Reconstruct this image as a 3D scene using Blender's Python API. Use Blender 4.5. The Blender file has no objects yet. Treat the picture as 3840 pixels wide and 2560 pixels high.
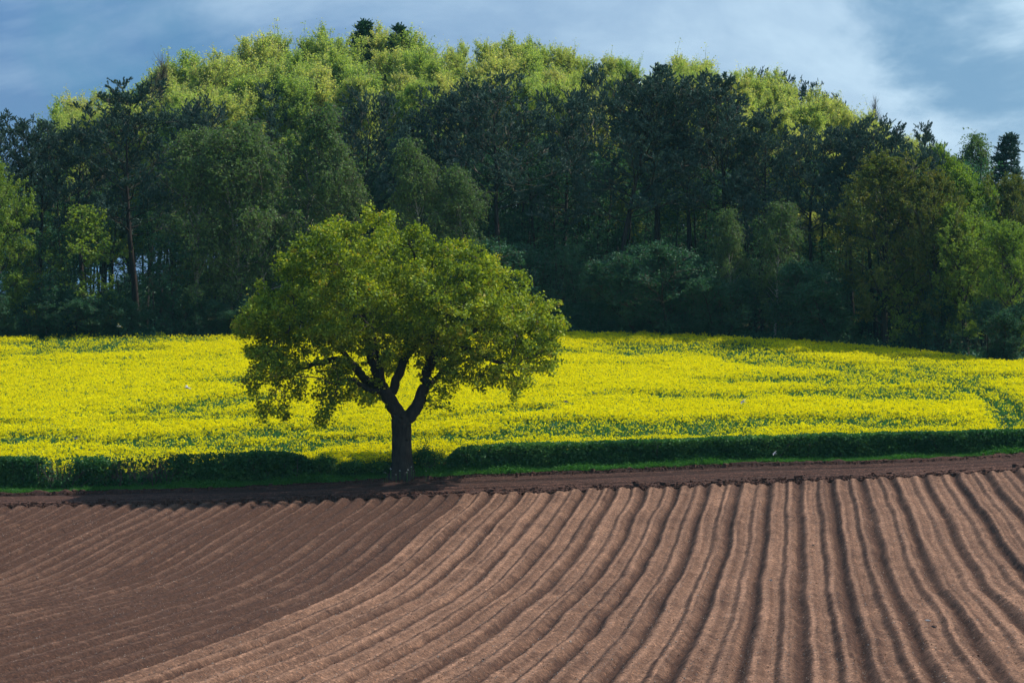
import bpy, math, random
import numpy as np
from mathutils import Vector

random.seed(7)
RNG = np.random.default_rng(11)
sc = bpy.context.scene
COL = sc.collection
rad = math.radians

# ------------------------------------------------------------------ camera, sky, sun, exposure
F, YH = 2904.0, 378.0            # focal length in pixels of a 1024 px wide frame, row of the true horizon
cam_d = bpy.data.cameras.new('camera')
cam = bpy.data.objects.new('camera', cam_d)
COL.objects.link(cam)
cam.location = (0, 0, 0)
cam.rotation_euler = (rad(90) + math.atan((YH - 341) / F), 0, 0)
cam_d.sensor_width = 36
cam_d.lens = 36 * F / 1024
cam_d.clip_start = 0.5
cam_d.clip_end = 9000
sc.camera = cam

SUN_AZ, SUN_EL = 76.0, 49.0       # azimuth from +Y towards +X
world = bpy.data.worlds.new('World')
sc.world = world
world.use_nodes = True
wn, wl = world.node_tree.nodes, world.node_tree.links
wn.clear()
w_out = wn.new('ShaderNodeOutputWorld')
w_bg = wn.new('ShaderNodeBackground')
w_bg.inputs['Strength'].default_value = 0.125
w_sky = wn.new('ShaderNodeTexSky')
w_sky.sky_type = 'NISHITA'
w_sky.sun_disc = False
w_sky.sun_elevation = rad(SUN_EL)
w_sky.sun_rotation = rad(SUN_AZ)
w_sky.air_density = 1.6
w_sky.dust_density = 0.4
w_sky.ozone_density = 2.5
w_tc = wn.new('ShaderNodeTexCoord')
def wnoise(scale, detail, loc, rough=0.5, stretch=(1, 1, 2.2), dist=0.0):
    mp = wn.new('ShaderNodeMapping')
    mp.inputs['Scale'].default_value = stretch
    mp.inputs['Location'].default_value = loc
    wl.new(w_tc.outputs['Generated'], mp.inputs['Vector'])
    n = wn.new('ShaderNodeTexNoise')
    n.inputs['Scale'].default_value = scale
    n.inputs['Detail'].default_value = detail
    n.inputs['Roughness'].default_value = rough
    n.inputs['Distortion'].default_value = dist
    wl.new(mp.outputs['Vector'], n.inputs['Vector'])
    return n
def wramp(src, p0, p1, v0=0.0, v1=1.0):
    r = wn.new('ShaderNodeMapRange')
    r.interpolation_type = 'SMOOTHSTEP'
    r.inputs['From Min'].default_value = p0
    r.inputs['From Max'].default_value = p1
    r.inputs['To Min'].default_value = v0
    r.inputs['To Max'].default_value = v1
    wl.new(src, r.inputs['Value'])
    return r.outputs['Result']
def wmix(fac, a, b):
    m = wn.new('ShaderNodeMix')
    m.data_type = 'RGBA'
    wl.new(fac, m.inputs['Factor'])
    for s, v in ((m.inputs['A'], a), (m.inputs['B'], b)):
        if isinstance(v, tuple):
            s.default_value = v
        else:
            wl.new(v, s)
    return m.outputs['Result']
def wmath(op, a, b):
    m = wn.new('ShaderNodeMath'); m.operation = op; m.use_clamp = op == 'ADD'
    for s_, v in ((m.inputs[0], a), (m.inputs[1], b)):
        if isinstance(v, (int, float)): s_.default_value = v
        else: wl.new(v, s_)
    return m.outputs[0]
n1 = wnoise(6.0, 7, (0.35, 0.0, 0.22), 0.58, (1, 1, 2.0), 0.4)       # broad cloud sheets
n2 = wnoise(8.0, 7, (1.55, 0.4, 0.75), 0.58, (1, 1, 2.0), 0.4)        # grey bellies
w_sep = wn.new('ShaderNodeSeparateXYZ'); wl.new(w_tc.outputs['Generated'], w_sep.inputs[0])
toward = wramp(w_sep.outputs['X'], -0.22, 0.16, -0.34, 0.55)         # the sky grows paler towards the sun's side
white = wmath('ADD', wramp(n1.outputs['Fac'], 0.30, 0.68, 0.0, 0.62), toward)
m0 = wn.new('ShaderNodeMix'); m0.data_type = 'RGBA'; m0.inputs['Factor'].default_value = 0.88
wl.new(w_sky.outputs['Color'], m0.inputs['A']); m0.inputs['B'].default_value = (0.28, 1.06, 2.6, 1)
c1 = wmix(white, m0.outputs['Result'], (3.7, 4.85, 5.7, 1))
grey = wramp(n2.outputs['Fac'], 0.47, 0.66, 0.0, 0.8)
c2 = wmix(grey, c1, (0.72, 1.7, 2.85, 1))
wl.new(c2, w_bg.inputs['Color'])
wl.new(w_bg.outputs['Background'], w_out.inputs['Surface'])

sun_d = bpy.data.lights.new('sun', 'SUN')
sun_d.energy = 4.2
sun_d.angle = rad(0.53)
sun_d.color = (1.0, 0.93, 0.80)
sun = bpy.data.objects.new('sun', sun_d)
COL.objects.link(sun)
sv = Vector((math.sin(rad(SUN_AZ)) * math.cos(rad(SUN_EL)), math.cos(rad(SUN_AZ)) * math.cos(rad(SUN_EL)), math.sin(rad(SUN_EL))))
sun.rotation_euler = sv.to_track_quat('Z', 'Y').to_euler()
sun.location = (40, 60, 90)

sc.view_settings.view_transform = 'Standard'
sc.view_settings.look = 'None'
sc.view_settings.gamma = 1.0
sc.view_settings.exposure = 0.55
sc.cycles.max_bounces = 6
sc.cycles.diffuse_bounces = 3
sc.cycles.transmission_bounces = 3
sc.cycles.transparent_max_bounces = 4
sc.cycles.volume_bounces = 0

# thin blue air between here and the wood
hz = bpy.data.meshes.new('haze')
hx_, hy0_, hy1_, hz0_, hz1_ = 1300.0, -1300.0, 1700.0, -13.0, 46.0
hz.from_pydata([(x, y, z) for x in (-hx_, hx_) for y in (hy0_, hy1_) for z in (hz0_, hz1_)], [],
               [(0, 1, 3, 2), (4, 6, 7, 5), (0, 4, 5, 1), (2, 3, 7, 6), (0, 2, 6, 4), (1, 5, 7, 3)])
haze = bpy.data.objects.new('haze', hz); COL.objects.link(haze)
haze['kind'] = 'stuff'; haze['label'] = 'thin blue haze in the air over the fields and wood'
hm = bpy.data.materials.new('haze'); hm.use_nodes = True
hm.node_tree.nodes.clear()
hv_ = hm.node_tree.nodes.new('ShaderNodeVolumePrincipled')
hv_.inputs['Color'].default_value = (0.25, 0.66, 0.80, 1)
hv_.inputs['Density'].default_value = 0.00007
hv_.inputs['Anisotropy'].default_value = 0.1
ho_ = hm.node_tree.nodes.new('ShaderNodeOutputMaterial')
hm.node_tree.links.new(hv_.outputs[0], ho_.inputs['Volume'])
hz.materials.append(hm)

TERRAIN = [(-3.31,159.43,-7.54),(-4.63,144.48,-8.35),(-5.71,135.9,-8.82),(-5.66,127.15,-9.12),(-8.62,116.86,-9.15),(-9.57,109.41,-9.06),(-9.65,99.37,-8.91),(-10.91,90.19,-8.71),(-11.21,83.52,-8.56),(-5.25,116.61,-9.11),(-0.28,161.2,-7.4),(-4.75,152.44,-7.88),(-6.34,105.51,-9.03),(-1.12,144.94,-8.26),(-0.31,134.77,-8.75),(-5.57,99.49,-8.93),(-6.6,88.99,-8.69),(-0.12,150.52,-7.91),(0.26,126.73,-8.95),(-6.88,81.49,-8.49),(5.62,159.94,-7.38),(4.89,143.99,-8.24),(4.28,149.34,-7.95),(0.84,114.18,-8.93),(2.28,110.41,-8.82),(9.42,164.86,-7),(8.05,150.85,-7.75),(2.07,89.8,-8.56),(0.95,78.39,-8.31),(24.05,166.49,-5.94),(22.31,148.74,-6.81),(20.81,124.22,-7.82),(19.02,115.23,-8.06),(17.4,98.7,-8.13),(25.34,152.03,-6.45),(22.5,132.25,-7.51),(25.54,144.88,-6.73),(-8.86,128.95,-9.14),(-8.78,135.91,-8.91),(-14.01,82.55,-8.51),(-9.65,154.73,-7.95),(-10.78,143.18,-8.64),(-15.64,99.73,-8.82),(-14.37,88.16,-8.63),(-13.49,134.03,-9.14),(-14.25,126.28,-9.26),(-15.48,113.65,-9.06),(-16.12,153.34,-8.31),(-17.33,140.98,-9.14),(-19.51,134.03,-9.45),(-19.03,123.56,-9.35),(-20.02,113.53,-9.1),(-20.45,155.19,-8.33),(-21.8,141.49,-9.29),(-22.92,130.01,-9.55),(-26.41,149.78,-8.86),(-30.15,171,-7.45),(-24.85,171,-7.35),(-19.55,171,-7.25),(-14.25,171,-7.12),(-8.95,171,-6.95),(-3.65,171,-6.79),(1.65,171,-6.61),(6.95,171,-6.43),(12.25,171,-6.22),(16.37,171,-6.05),(20.49,171,-5.87),(25.2,171,-5.64),(30.15,171,-5.37),(-31.12,176.5,-6.88),(-15.24,176.5,-6.5),(-6.38,176.5,-6.05),(0.63,176.5,-5.82),(13.87,176.5,-5.31),(31.12,176.5,-4.76),(-46.19,262,2.57),(-31.9,264,2.96),(-22.97,266,3.04),(-9.65,267,3.25),(4.55,266,3.12),(15.08,262,2.62),(25.1,256,1.76),(34.35,248,0.75),(42.31,240,-0.01),(-25,55,-8),(-25,25,-7.6),(-25,0,-7.4),(0,55,-8),(0,25,-7.6),(0,0,-7.4),(25,55,-8),(25,25,-7.6),(25,0,-7.4),(40,170,-4.61),(-42,170,-7.8),(60,200,-3),(-60,200,-5),(-30,300,7),(-42,300,5.5),(-30,340,12.01),(-50,350,7.01),(-70,300,1),(0,300,9.5),(0,340,17.99),(0,370,20.51),(-22,370,18.98),(25,300,8),(25,340,15.49),(25,370,17.99),(45,300,5),(50,340,7.51),(60,370,7),(70,300,0.01),(0,420,16.99),(-50,420,8.01),(50,420,6.01),(0,480,5),(-100,400,-3),(100,400,-2),(-100,250,-3),(100,250,-4)]
# ------------------------------------------------------------------ terrain height
def _U(r2):
    return 0.5 * r2 * np.log(r2 + 1e-12)
_tp = np.array(TERRAIN)
_txy = _tp[:, :2] / 100
_n = len(_tp)
_K = _U(((_txy[:, None] - _txy[None]) ** 2).sum(-1)) + 0.0008 * np.eye(_n)
_Pm = np.c_[np.ones(_n), _txy]
_s = np.linalg.solve(np.block([[_K, _Pm], [_Pm.T, np.zeros((3, 3))]]), np.r_[_tp[:, 2], 0, 0, 0])
def _tps(X, Y):
    out = np.full(X.shape, _s[_n])
    out = out + _s[_n + 1] * X / 100 + _s[_n + 2] * Y / 100
    for k in range(_n):
        out += _s[k] * _U((X / 100 - _txy[k, 0]) ** 2 + (Y / 100 - _txy[k, 1]) ** 2)
    return out
GX0, GX1, GY0, GY1 = -150, 150, -20, 520
_gx, _gy = np.meshgrid(np.arange(GX0, GX1 + 1.0), np.arange(GY0, GY1 + 1.0))
_G = _tps(_gx, _gy)
_edge = np.minimum(np.minimum(_gx - GX0, GX1 - _gx) / 50, np.minimum(_gy - GY0 + 20, GY1 - _gy) / 40)
_edge = np.clip(_edge, 0, 1); _edge = _edge * _edge * (3 - 2 * _edge)
_G = _G * _edge + (-9.0) * (1 - _edge)
def T(X, Y):
    X = np.asarray(X, float); Y = np.asarray(Y, float)
    x = np.clip(X - GX0, 0, GX1 - GX0 - 1e-6); y = np.clip(Y - GY0, 0, GY1 - GY0 - 1e-6)
    i = x.astype(int); j = y.astype(int); fx = x - i; fy = y - j
    return (_G[j, i] * (1 - fx) * (1 - fy) + _G[j, i + 1] * fx * (1 - fy) + _G[j + 1, i] * (1 - fx) * fy + _G[j + 1, i + 1] * fx * fy)
def T1(x, y):
    return float(T(np.array([x]), np.array([y]))[0])
def vnoise(x, y, seed):
    """smooth value noise in -1..1"""
    r = np.random.default_rng(seed).uniform(-1, 1, (256, 256))
    i = np.floor(x).astype(int); j = np.floor(y).astype(int); fx = x - i; fy = y - j
    fx = fx * fx * (3 - 2 * fx); fy = fy * fy * (3 - 2 * fy)
    a = r[j % 256, i % 256]; b = r[j % 256, (i + 1) % 256]; c = r[(j + 1) % 256, i % 256]; d = r[(j + 1) % 256, (i + 1) % 256]
    return a * (1 - fx) * (1 - fy) + b * fx * (1 - fy) + c * (1 - fx) * fy + d * fx * fy
def fbm(x, y, seed, octs=3):
    return sum(vnoise(x * 2 ** k, y * 2 ** k, seed + k) / 2 ** k for k in range(octs))
def pt(px, py, Y):
    """a point of the photograph (1024 px frame) at distance Y"""
    return ((px - 512) / F * Y, Y, -(py - YH) / F * Y)

# ------------------------------------------------------------------ helpers
def new_mesh(name, V, F4=None, F3=None, mats=(), mi=None, attrs=None, smooth=False):
    V = np.asarray(V, np.float32).reshape(-1, 3)
    me = bpy.data.meshes.new(name)
    me.vertices.add(len(V))
    me.vertices.foreach_set('co', V.ravel())
    n4 = 0 if F4 is None else len(F4); n3 = 0 if F3 is None else len(F3)
    if n4 + n3:
        idx = []
        if n4: idx.append(np.asarray(F4, np.int32).ravel())
        if n3: idx.append(np.asarray(F3, np.int32).ravel())
        idx = np.concatenate(idx)
        me.loops.add(len(idx))
        me.loops.foreach_set('vertex_index', idx)
        me.polygons.add(n4 + n3)
        st = np.concatenate([np.arange(n4) * 4, n4 * 4 + np.arange(n3) * 3]).astype(np.int32)
        me.polygons.foreach_set('loop_start', st)
        if mi is not None:
            me.polygons.foreach_set('material_index', np.asarray(mi, np.int32))
        me.polygons.foreach_set('use_smooth', np.full(n4 + n3, smooth))
    for m in mats:
        me.materials.append(m)
    for k, (typ, arr) in (attrs or {}).items():
        a = me.attributes.new(k, typ, 'POINT')
        a.data.foreach_set('value', np.asarray(arr))
    me.update(calc_edges=True)
    return me
def obj(name, me, parent=None):
    o = bpy.data.objects.new(name, me)
    COL.objects.link(o)
    o.parent = parent
    return o
def tag(o, label=None, cat=None, group=None, kind=None):
    if label: o['label'] = label
    if cat: o['category'] = cat
    if group: o['group'] = group
    if kind: o['kind'] = kind
    return o
def thing(name, label, cat, loc=(0, 0, 0), group=None):
    o = bpy.data.objects.new(name, None)
    o.empty_display_size = 0.3
    COL.objects.link(o)
    o.location = loc
    return tag(o, label, cat, group)

class Bag:
    """collects faces with a material index and a per-vertex tint"""
    def __init__(s):
        s.V = []; s.Q = []; s.M = []; s.T = []; s.n = 0
    def add(s, V, Q, m=0, tint=None):
        V = np.asarray(V, float).reshape(-1, 3)
        s.V.append(V); s.Q.append(np.asarray(Q, int).reshape(-1, 4) + s.n); s.M.append(np.full(len(s.Q[-1]), m))
        s.T.append(np.full(len(V), 0.5) if tint is None else tint)
        s.n += len(V)
    def mesh(s, name, mats, smooth=False):
        return new_mesh(name, np.concatenate(s.V), np.concatenate(s.Q), mats=mats, mi=np.concatenate(s.M),
                        attrs={'tint': ('FLOAT', np.concatenate(s.T).astype(np.float32))}, smooth=smooth)

def unit(a):
    return a / (np.linalg.norm(a, axis=-1, keepdims=True) + 1e-9)
def leaves(bag, C, L, W, rng, up=0.0, m=0, axis=None, tint=None, jit=0.3):
    """one small four-cornered leaf per centre"""
    n = len(C)
    a = unit(rng.normal(size=(n, 3))) if axis is None else unit(axis + rng.normal(size=(n, 3)) * jit)
    nrm = unit(rng.normal(size=(n, 3)) + np.array([0, 0, up]))
    b = unit(np.cross(a, nrm))
    if axis is None:
        a = unit(np.cross(b, nrm))
    s = rng.uniform(0.65, 1.35, (n, 1))
    a = a * L * 0.5 * s; b = b * W * 0.5 * s
    nn = unit(np.cross(a, b)) * L * 0.12
    V = np.stack([C - a, C + b + nn, C + a, C - b + nn], 1).reshape(-1, 3)
    t = (rng.random(n) if tint is None else tint)
    bag.add(V, np.arange(4 * n).reshape(n, 4), m, np.repeat(t, 4))
def tubes(bag, P, R, sides=4, m=1, rag=0.0, rng=None):
    """P (N,k,3) centre lines, R (N,k) radii"""
    N, k, _ = P.shape
    Tg = np.empty_like(P)
    Tg[:, 1:-1] = P[:, 2:] - P[:, :-2]; Tg[:, 0] = P[:, 1] - P[:, 0]; Tg[:, -1] = P[:, -1] - P[:, -2]
    Tg = unit(Tg)
    ref = np.where(np.abs(Tg[:, :1, 2:3]) > 0.8, np.array([[[1.0, 0.1, 0]]]), np.array([[[0, 0, 1.0]]]))
    u = unit(np.cross(Tg, np.broadcast_to(ref, Tg.shape))); v = np.cross(Tg, u)
    an = np.arange(sides) / sides * 2 * np.pi
    Rr = R[:, :, None, None]
    if rag and rng is not None:
        Rr = Rr * (1 + rng.normal(size=(N, k, sides, 1)) * rag)
    V = P[:, :, None] + Rr * (u[:, :, None] * np.cos(an)[None, None, :, None] + v[:, :, None] * np.sin(an)[None, None, :, None])
    base = (np.arange(N)[:, None, None] * k + np.arange(k - 1)[None, :, None]) * sides
    j = np.arange(sides)[None, None]; j2 = (j + 1) % sides
    Q = np.stack([base + j, base + j2, base + sides + j2, base + sides + j], -1).reshape(-1, 4)
    bag.add(V.reshape(-1, 3), Q, m)
def grow(S, D, L, nseg, up, wob, rng):
    P = [S]; d = unit(D)
    for k in range(nseg):
        d = unit(d + np.array([0, 0, 1.0]) * up + rng.normal(size=d.shape) * wob)
        P.append(P[-1] + d * (L / nseg)[:, None])
    return np.stack(P, 1)
def spawn(P, per, t0, t1, spread, rng):
    """start points and directions of children along parents"""
    N, k, _ = P.shape
    t = (rng.random((N, per)) * (t1 - t0) + t0) * (k - 1)
    i = np.minimum(t.astype(int), k - 2); f = (t - i)[..., None]
    r = np.arange(N)[:, None]
    S = P[r, i] * (1 - f) + P[r, i + 1] * f
    D = unit(P[r, i + 1] - P[r, i])
    w = unit(np.cross(D, unit(rng.normal(size=D.shape))))
    D = unit(D * math.cos(spread) + w * math.sin(spread))
    return S.reshape(-1, 3), D.reshape(-1, 3), (t / (k - 1)).reshape(-1)

# ------------------------------------------------------------------ materials
def mat(name):
    m = bpy.data.materials.new(name)
    m.use_nodes = True
    m.node_tree.nodes.clear()
    return m, m.node_tree.nodes, m.node_tree.links
def ramp(nd, lk, src, stops):
    r = nd.new('ShaderNodeValToRGB')
    el = r.color_ramp.elements
    while len(el) < len(stops): el.new(0.5)
    for e, (p, c) in zip(el, stops):
        e.position = p; e.color = (*c, 1)
    lk.new(src, r.inputs['Fac'])
    return r.outputs['Color']
def leaf_mat(name, stops, trans=0.45, tcol=(1.25, 1.2, 0.5), rough=0.5, gloss=0.02, vary=0.12):
    m, nd, lk = mat(name)
    at = nd.new('ShaderNodeAttribute'); at.attribute_name = 'tint'
    oi = nd.new('ShaderNodeObjectInfo')
    ad = nd.new('ShaderNodeMath'); ad.operation = 'MULTIPLY_ADD'
    lk.new(oi.outputs['Random'], ad.inputs[0]); ad.inputs[1].default_value = vary * 2
    ad2 = nd.new('ShaderNodeMath'); ad2.operation = 'SUBTRACT'
    lk.new(at.outputs['Fac'], ad2.inputs[0]); ad2.inputs[1].default_value = vary
    lk.new(ad2.outputs[0], ad.inputs[2])
    c = ramp(nd, lk, ad.outputs[0], stops)
    df = nd.new('ShaderNodeBsdfDiffuse'); lk.new(c, df.inputs['Color'])
    tr = nd.new('ShaderNodeBsdfTranslucent')
    mu = nd.new('ShaderNodeMix'); mu.data_type = 'RGBA'; mu.blend_type = 'MULTIPLY'; mu.inputs['Factor'].default_value = 1
    lk.new(c, mu.inputs['A']); mu.inputs['B'].default_value = (*tcol, 1)
    lk.new(mu.outputs['Result'], tr.inputs['Color'])
    mx = nd.new('ShaderNodeMixShader'); mx.inputs[0].default_value = trans
    lk.new(df.outputs[0], mx.inputs[1]); lk.new(tr.outputs[0], mx.inputs[2])
    gl = nd.new('ShaderNodeBsdfGlossy'); gl.inputs['Roughness'].default_value = rough
    gl.inputs['Color'].default_value = (0.7, 0.75, 0.8, 1)
    m2 = nd.new('ShaderNodeMixShader'); m2.inputs[0].default_value = gloss
    lk.new(mx.outputs[0], m2.inputs[1]); lk.new(gl.outputs[0], m2.inputs[2])
    o = nd.new('ShaderNodeOutputMaterial'); lk.new(m2.outputs[0], o.inputs['Surface'])
    return m
def rough_mat(name, stops, scale=3.0, bump=0.4, detail=6, rough=0.9, vec=(1, 1, 1), dist=0.02):
    m, nd, lk = mat(name)
    tc = nd.new('ShaderNodeTexCoord'); mp = nd.new('ShaderNodeMapping'); mp.inputs['Scale'].default_value = vec
    lk.new(tc.outputs['Object'], mp.inputs['Vector'])
    n = nd.new('ShaderNodeTexNoise'); n.inputs['Scale'].default_value = scale; n.inputs['Detail'].default_value = detail
    n.inputs['Roughness'].default_value = 0.65
    lk.new(mp.outputs[0], n.inputs['Vector'])
    c = ramp(nd, lk, n.outputs['Fac'], stops)
    b = nd.new('ShaderNodeBsdfPrincipled'); lk.new(c, b.inputs['Base Color']); b.inputs['Roughness'].default_value = rough
    b.inputs['Specular IOR Level'].default_value = 0.15
    bp = nd.new('ShaderNodeBump'); bp.inputs['Strength'].default_value = bump; bp.inputs['Distance'].default_value = dist
    lk.new(n.outputs['Fac'], bp.inputs['Height']); lk.new(bp.outputs[0], b.inputs['Normal'])
    o = nd.new('ShaderNodeOutputMaterial'); lk.new(b.outputs[0], o.inputs['Surface'])
    return m
def plain(name, col, rough=0.6):
    m, nd, lk = mat(name)
    b = nd.new('ShaderNodeBsdfPrincipled'); b.inputs['Base Color'].default_value = (*col, 1); b.inputs['Roughness'].default_value = rough
    n = nd.new('ShaderNodeTexNoise'); n.inputs['Scale'].default_value = 30
    c = ramp(nd, lk, n.outputs['Fac'], [(0.3, tuple(v * 0.8 for v in col)), (0.7, col)])
    lk.new(c, b.inputs['Base Color'])
    o = nd.new('ShaderNodeOutputMaterial'); lk.new(b.outputs[0], o.inputs['Surface'])
    return m

M_BARK = rough_mat('bark', [(0.3, (0.018, 0.015, 0.014)), (0.7, (0.055, 0.046, 0.040))], 6, 0.8, vec=(1, 1, 0.25), dist=0.05)
M_PINEBARK = rough_mat('pine_bark', [(0.3, (0.016, 0.013, 0.014)), (0.7, (0.045, 0.033, 0.030))], 4, 0.8, vec=(1, 1, 0.3), dist=0.05)
M_BIRCHBARK = rough_mat('birch_bark', [(0.38, (0.05, 0.045, 0.04)), (0.5, (0.32, 0.30, 0.27)), (0.8, (0.42, 0.40, 0.37))], 2.5, 0.3, vec=(1, 1, 2), dist=0.02)
M_TWIG = plain('twig', (0.075, 0.06, 0.045), 0.8)
M_PALETWIG = plain('pale_twig', (0.16, 0.14, 0.09), 0.8)
M_OAKLEAF = leaf_mat('oak_leaf', [(0.0, (0.04, 0.09, 0.008)), (0.5, (0.17, 0.255, 0.018)), (0.85, (0.40, 0.47, 0.035)), (1.0, (0.34, 0.28, 0.04))], 0.36, (1.5, 1.35, 0.3))
M_BEECHLEAF = leaf_mat('beech_leaf', [(0.0, (0.24, 0.38, 0.09)), (0.5, (0.36, 0.47, 0.14)), (1.0, (0.54, 0.53, 0.23))], 0.58, (1.3, 1.25, 0.5), vary=0.3)
M_BIRCHLEAF = leaf_mat('birch_leaf', [(0.0, (0.06, 0.13, 0.04)), (0.6, (0.11, 0.19, 0.06)), (1.0, (0.19, 0.26, 0.09))], 0.4, (1.1, 1.2, 0.5))
M_NEEDLE = leaf_mat('pine_needle', [(0.0, (0.028, 0.066, 0.056)), (0.6, (0.065, 0.125, 0.105)), (1.0, (0.16, 0.24, 0.20))], 0.18, (1, 1, 0.6), gloss=0.03)
M_FIR = leaf_mat('fir_needle', [(0.0, (0.012, 0.05, 0.02)), (1.0, (0.035, 0.10, 0.04))], 0.2, (1, 1.2, 0.6))
M_BROWNLEAF = leaf_mat('young_brown_leaf', [(0.0, (0.06, 0.11, 0.025)), (0.5, (0.12, 0.16, 0.03)), (1.0, (0.20, 0.175, 0.045))], 0.4, (1.3, 1.2, 0.4))
M_LIMELEAF = leaf_mat('yellow_green_leaf', [(0.0, (0.11, 0.21, 0.025)), (0.5, (0.18, 0.29, 0.04)), (1.0, (0.27, 0.34, 0.07))], 0.45, (1.3, 1.25, 0.4))
M_SHRUBLEAF = leaf_mat('shrub_leaf', [(0.0, (0.024, 0.08, 0.045)), (1.0, (0.065, 0.16, 0.085))], 0.35, (1, 1.2, 0.6))
M_HEDGELEAF = leaf_mat('hedge_leaf', [(0.0, (0.020, 0.09, 0.028)), (0.6, (0.055, 0.16, 0.04)), (1.0, (0.14, 0.26, 0.06))], 0.35, (1.1, 1.2, 0.5))
M_GRASS = leaf_mat('verge_grass', [(0.0, (0.03, 0.12, 0.02)), (1.0, (0.11, 0.29, 0.05))], 0.35, (1.0, 1.3, 0.4))
M_PETAL = leaf_mat('rape_petal', [(0.0, (0.84, 0.76, 0.003)), (1.0, (0.93, 0.89, 0.008))], 0.42, (1.0, 0.95, 0.3), gloss=0.0, vary=0.0)
M_RAPELEAF = leaf_mat('rape_leaf', [(0.0, (0.035, 0.12, 0.05)), (1.0, (0.09, 0.23, 0.075))], 0.35, (1, 1.3, 0.5), vary=0.0)

def soil_mat(name, dry, damp, grain=1.0, bump=0.6):
    m, nd, lk = mat(name)
    tc = nd.new('ShaderNodeTexCoord')
    def noise(s, d, r=0.6, sc3=(1, 1, 1)):
        mp = nd.new('ShaderNodeMapping'); mp.inputs['Scale'].default_value = sc3
        lk.new(tc.outputs['Object'], mp.inputs['Vector'])
        n = nd.new('ShaderNodeTexNoise'); n.inputs['Scale'].default_value = s; n.inputs['Detail'].default_value = d
        n.inputs['Roughness'].default_value = r
        lk.new(mp.outputs[0], n.inputs['Vector']); return n.outputs['Fac']
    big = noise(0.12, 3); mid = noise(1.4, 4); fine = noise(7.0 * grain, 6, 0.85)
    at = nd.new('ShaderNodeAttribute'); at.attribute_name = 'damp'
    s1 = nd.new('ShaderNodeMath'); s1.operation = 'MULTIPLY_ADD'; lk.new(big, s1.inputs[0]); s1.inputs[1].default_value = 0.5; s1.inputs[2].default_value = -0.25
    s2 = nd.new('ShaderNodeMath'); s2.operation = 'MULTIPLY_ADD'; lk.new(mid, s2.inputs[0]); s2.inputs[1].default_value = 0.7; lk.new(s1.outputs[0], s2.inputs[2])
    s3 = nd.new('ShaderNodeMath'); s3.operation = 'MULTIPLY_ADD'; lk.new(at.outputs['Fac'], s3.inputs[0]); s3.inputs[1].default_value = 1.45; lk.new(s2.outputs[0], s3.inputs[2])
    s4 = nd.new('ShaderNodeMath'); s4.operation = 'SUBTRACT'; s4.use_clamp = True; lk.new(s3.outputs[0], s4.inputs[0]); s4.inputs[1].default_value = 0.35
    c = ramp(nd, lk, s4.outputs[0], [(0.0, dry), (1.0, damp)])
    vo = nd.new('ShaderNodeTexVoronoi'); vo.inputs['Scale'].default_value = 16.0 * grain
    lk.new(tc.outputs['Object'], vo.inputs['Vector'])
    sp = nd.new('ShaderNodeSeparateColor'); lk.new(vo.outputs['Color'], sp.inputs[0])
    spk = ramp(nd, lk, sp.outputs[0], [(0.0, (0.50, 0.48, 0.47)), (0.3, (0.86, 0.86, 0.86)), (0.86, (1.08, 1.08, 1.07)), (0.96, (1.9, 1.85, 1.75))])
    g = ramp(nd, lk, fine, [(0.34, (0.42, 0.40, 0.40)), (0.46, (0.85, 0.85, 0.85)), (0.56, (1.15, 1.15, 1.12)), (0.64, (1.75, 1.7, 1.6))])
    mu = nd.new('ShaderNodeMix'); mu.data_type = 'RGBA'; mu.blend_type = 'MULTIPLY'; mu.inputs['Factor'].default_value = 1
    mg = nd.new('ShaderNodeMix'); mg.data_type = 'RGBA'; mg.blend_type = 'MULTIPLY'; mg.inputs['Factor'].default_value = 1
    lk.new(g, mg.inputs['A']); lk.new(spk, mg.inputs['B'])
    lk.new(c, mu.inputs['A']); lk.new(mg.outputs['Result'], mu.inputs['B'])
    b = nd.new('ShaderNodeBsdfPrincipled'); lk.new(mu.outputs['Result'], b.inputs['Base Color']); b.inputs['Roughness'].default_value = 0.95
    b.inputs['Specular IOR Level'].default_value = 0.1
    bp = nd.new('ShaderNodeBump'); bp.inputs['Strength'].default_value = bump; bp.inputs['Distance'].default_value = 0.05
    lk.new(fine, bp.inputs['Height']); lk.new(bp.outputs[0], b.inputs['Normal'])
    o = nd.new('ShaderNodeOutputMaterial'); lk.new(b.outputs[0], o.inputs['Surface'])
    return m
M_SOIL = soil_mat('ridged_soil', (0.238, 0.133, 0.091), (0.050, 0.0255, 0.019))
M_TRACKSOIL = soil_mat('headland_soil', (0.085, 0.044, 0.035), (0.030, 0.0165, 0.015))
M_GROUND = rough_mat('ground', [(0.3, (0.035, 0.045, 0.02)), (0.6, (0.07, 0.075, 0.03)), (0.8, (0.09, 0.07, 0.04))], 0.6, 0.5)

# ------------------------------------------------------------------ where the field edges run
S_ROW, TAN_ROW, N0 = 0.904, 0.098, 21.45           # ridge spacing (m), direction of the rows, row number at x = 0
def field_end(X):                                    # where the ridges stop
    return 171.3 + 0.01 * X
def grass_edge(X):                                   # soil to verge
    return 177.0 + 0.035 * X
def hedge_line(X):
    return grass_edge(X) + 1.6

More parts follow.
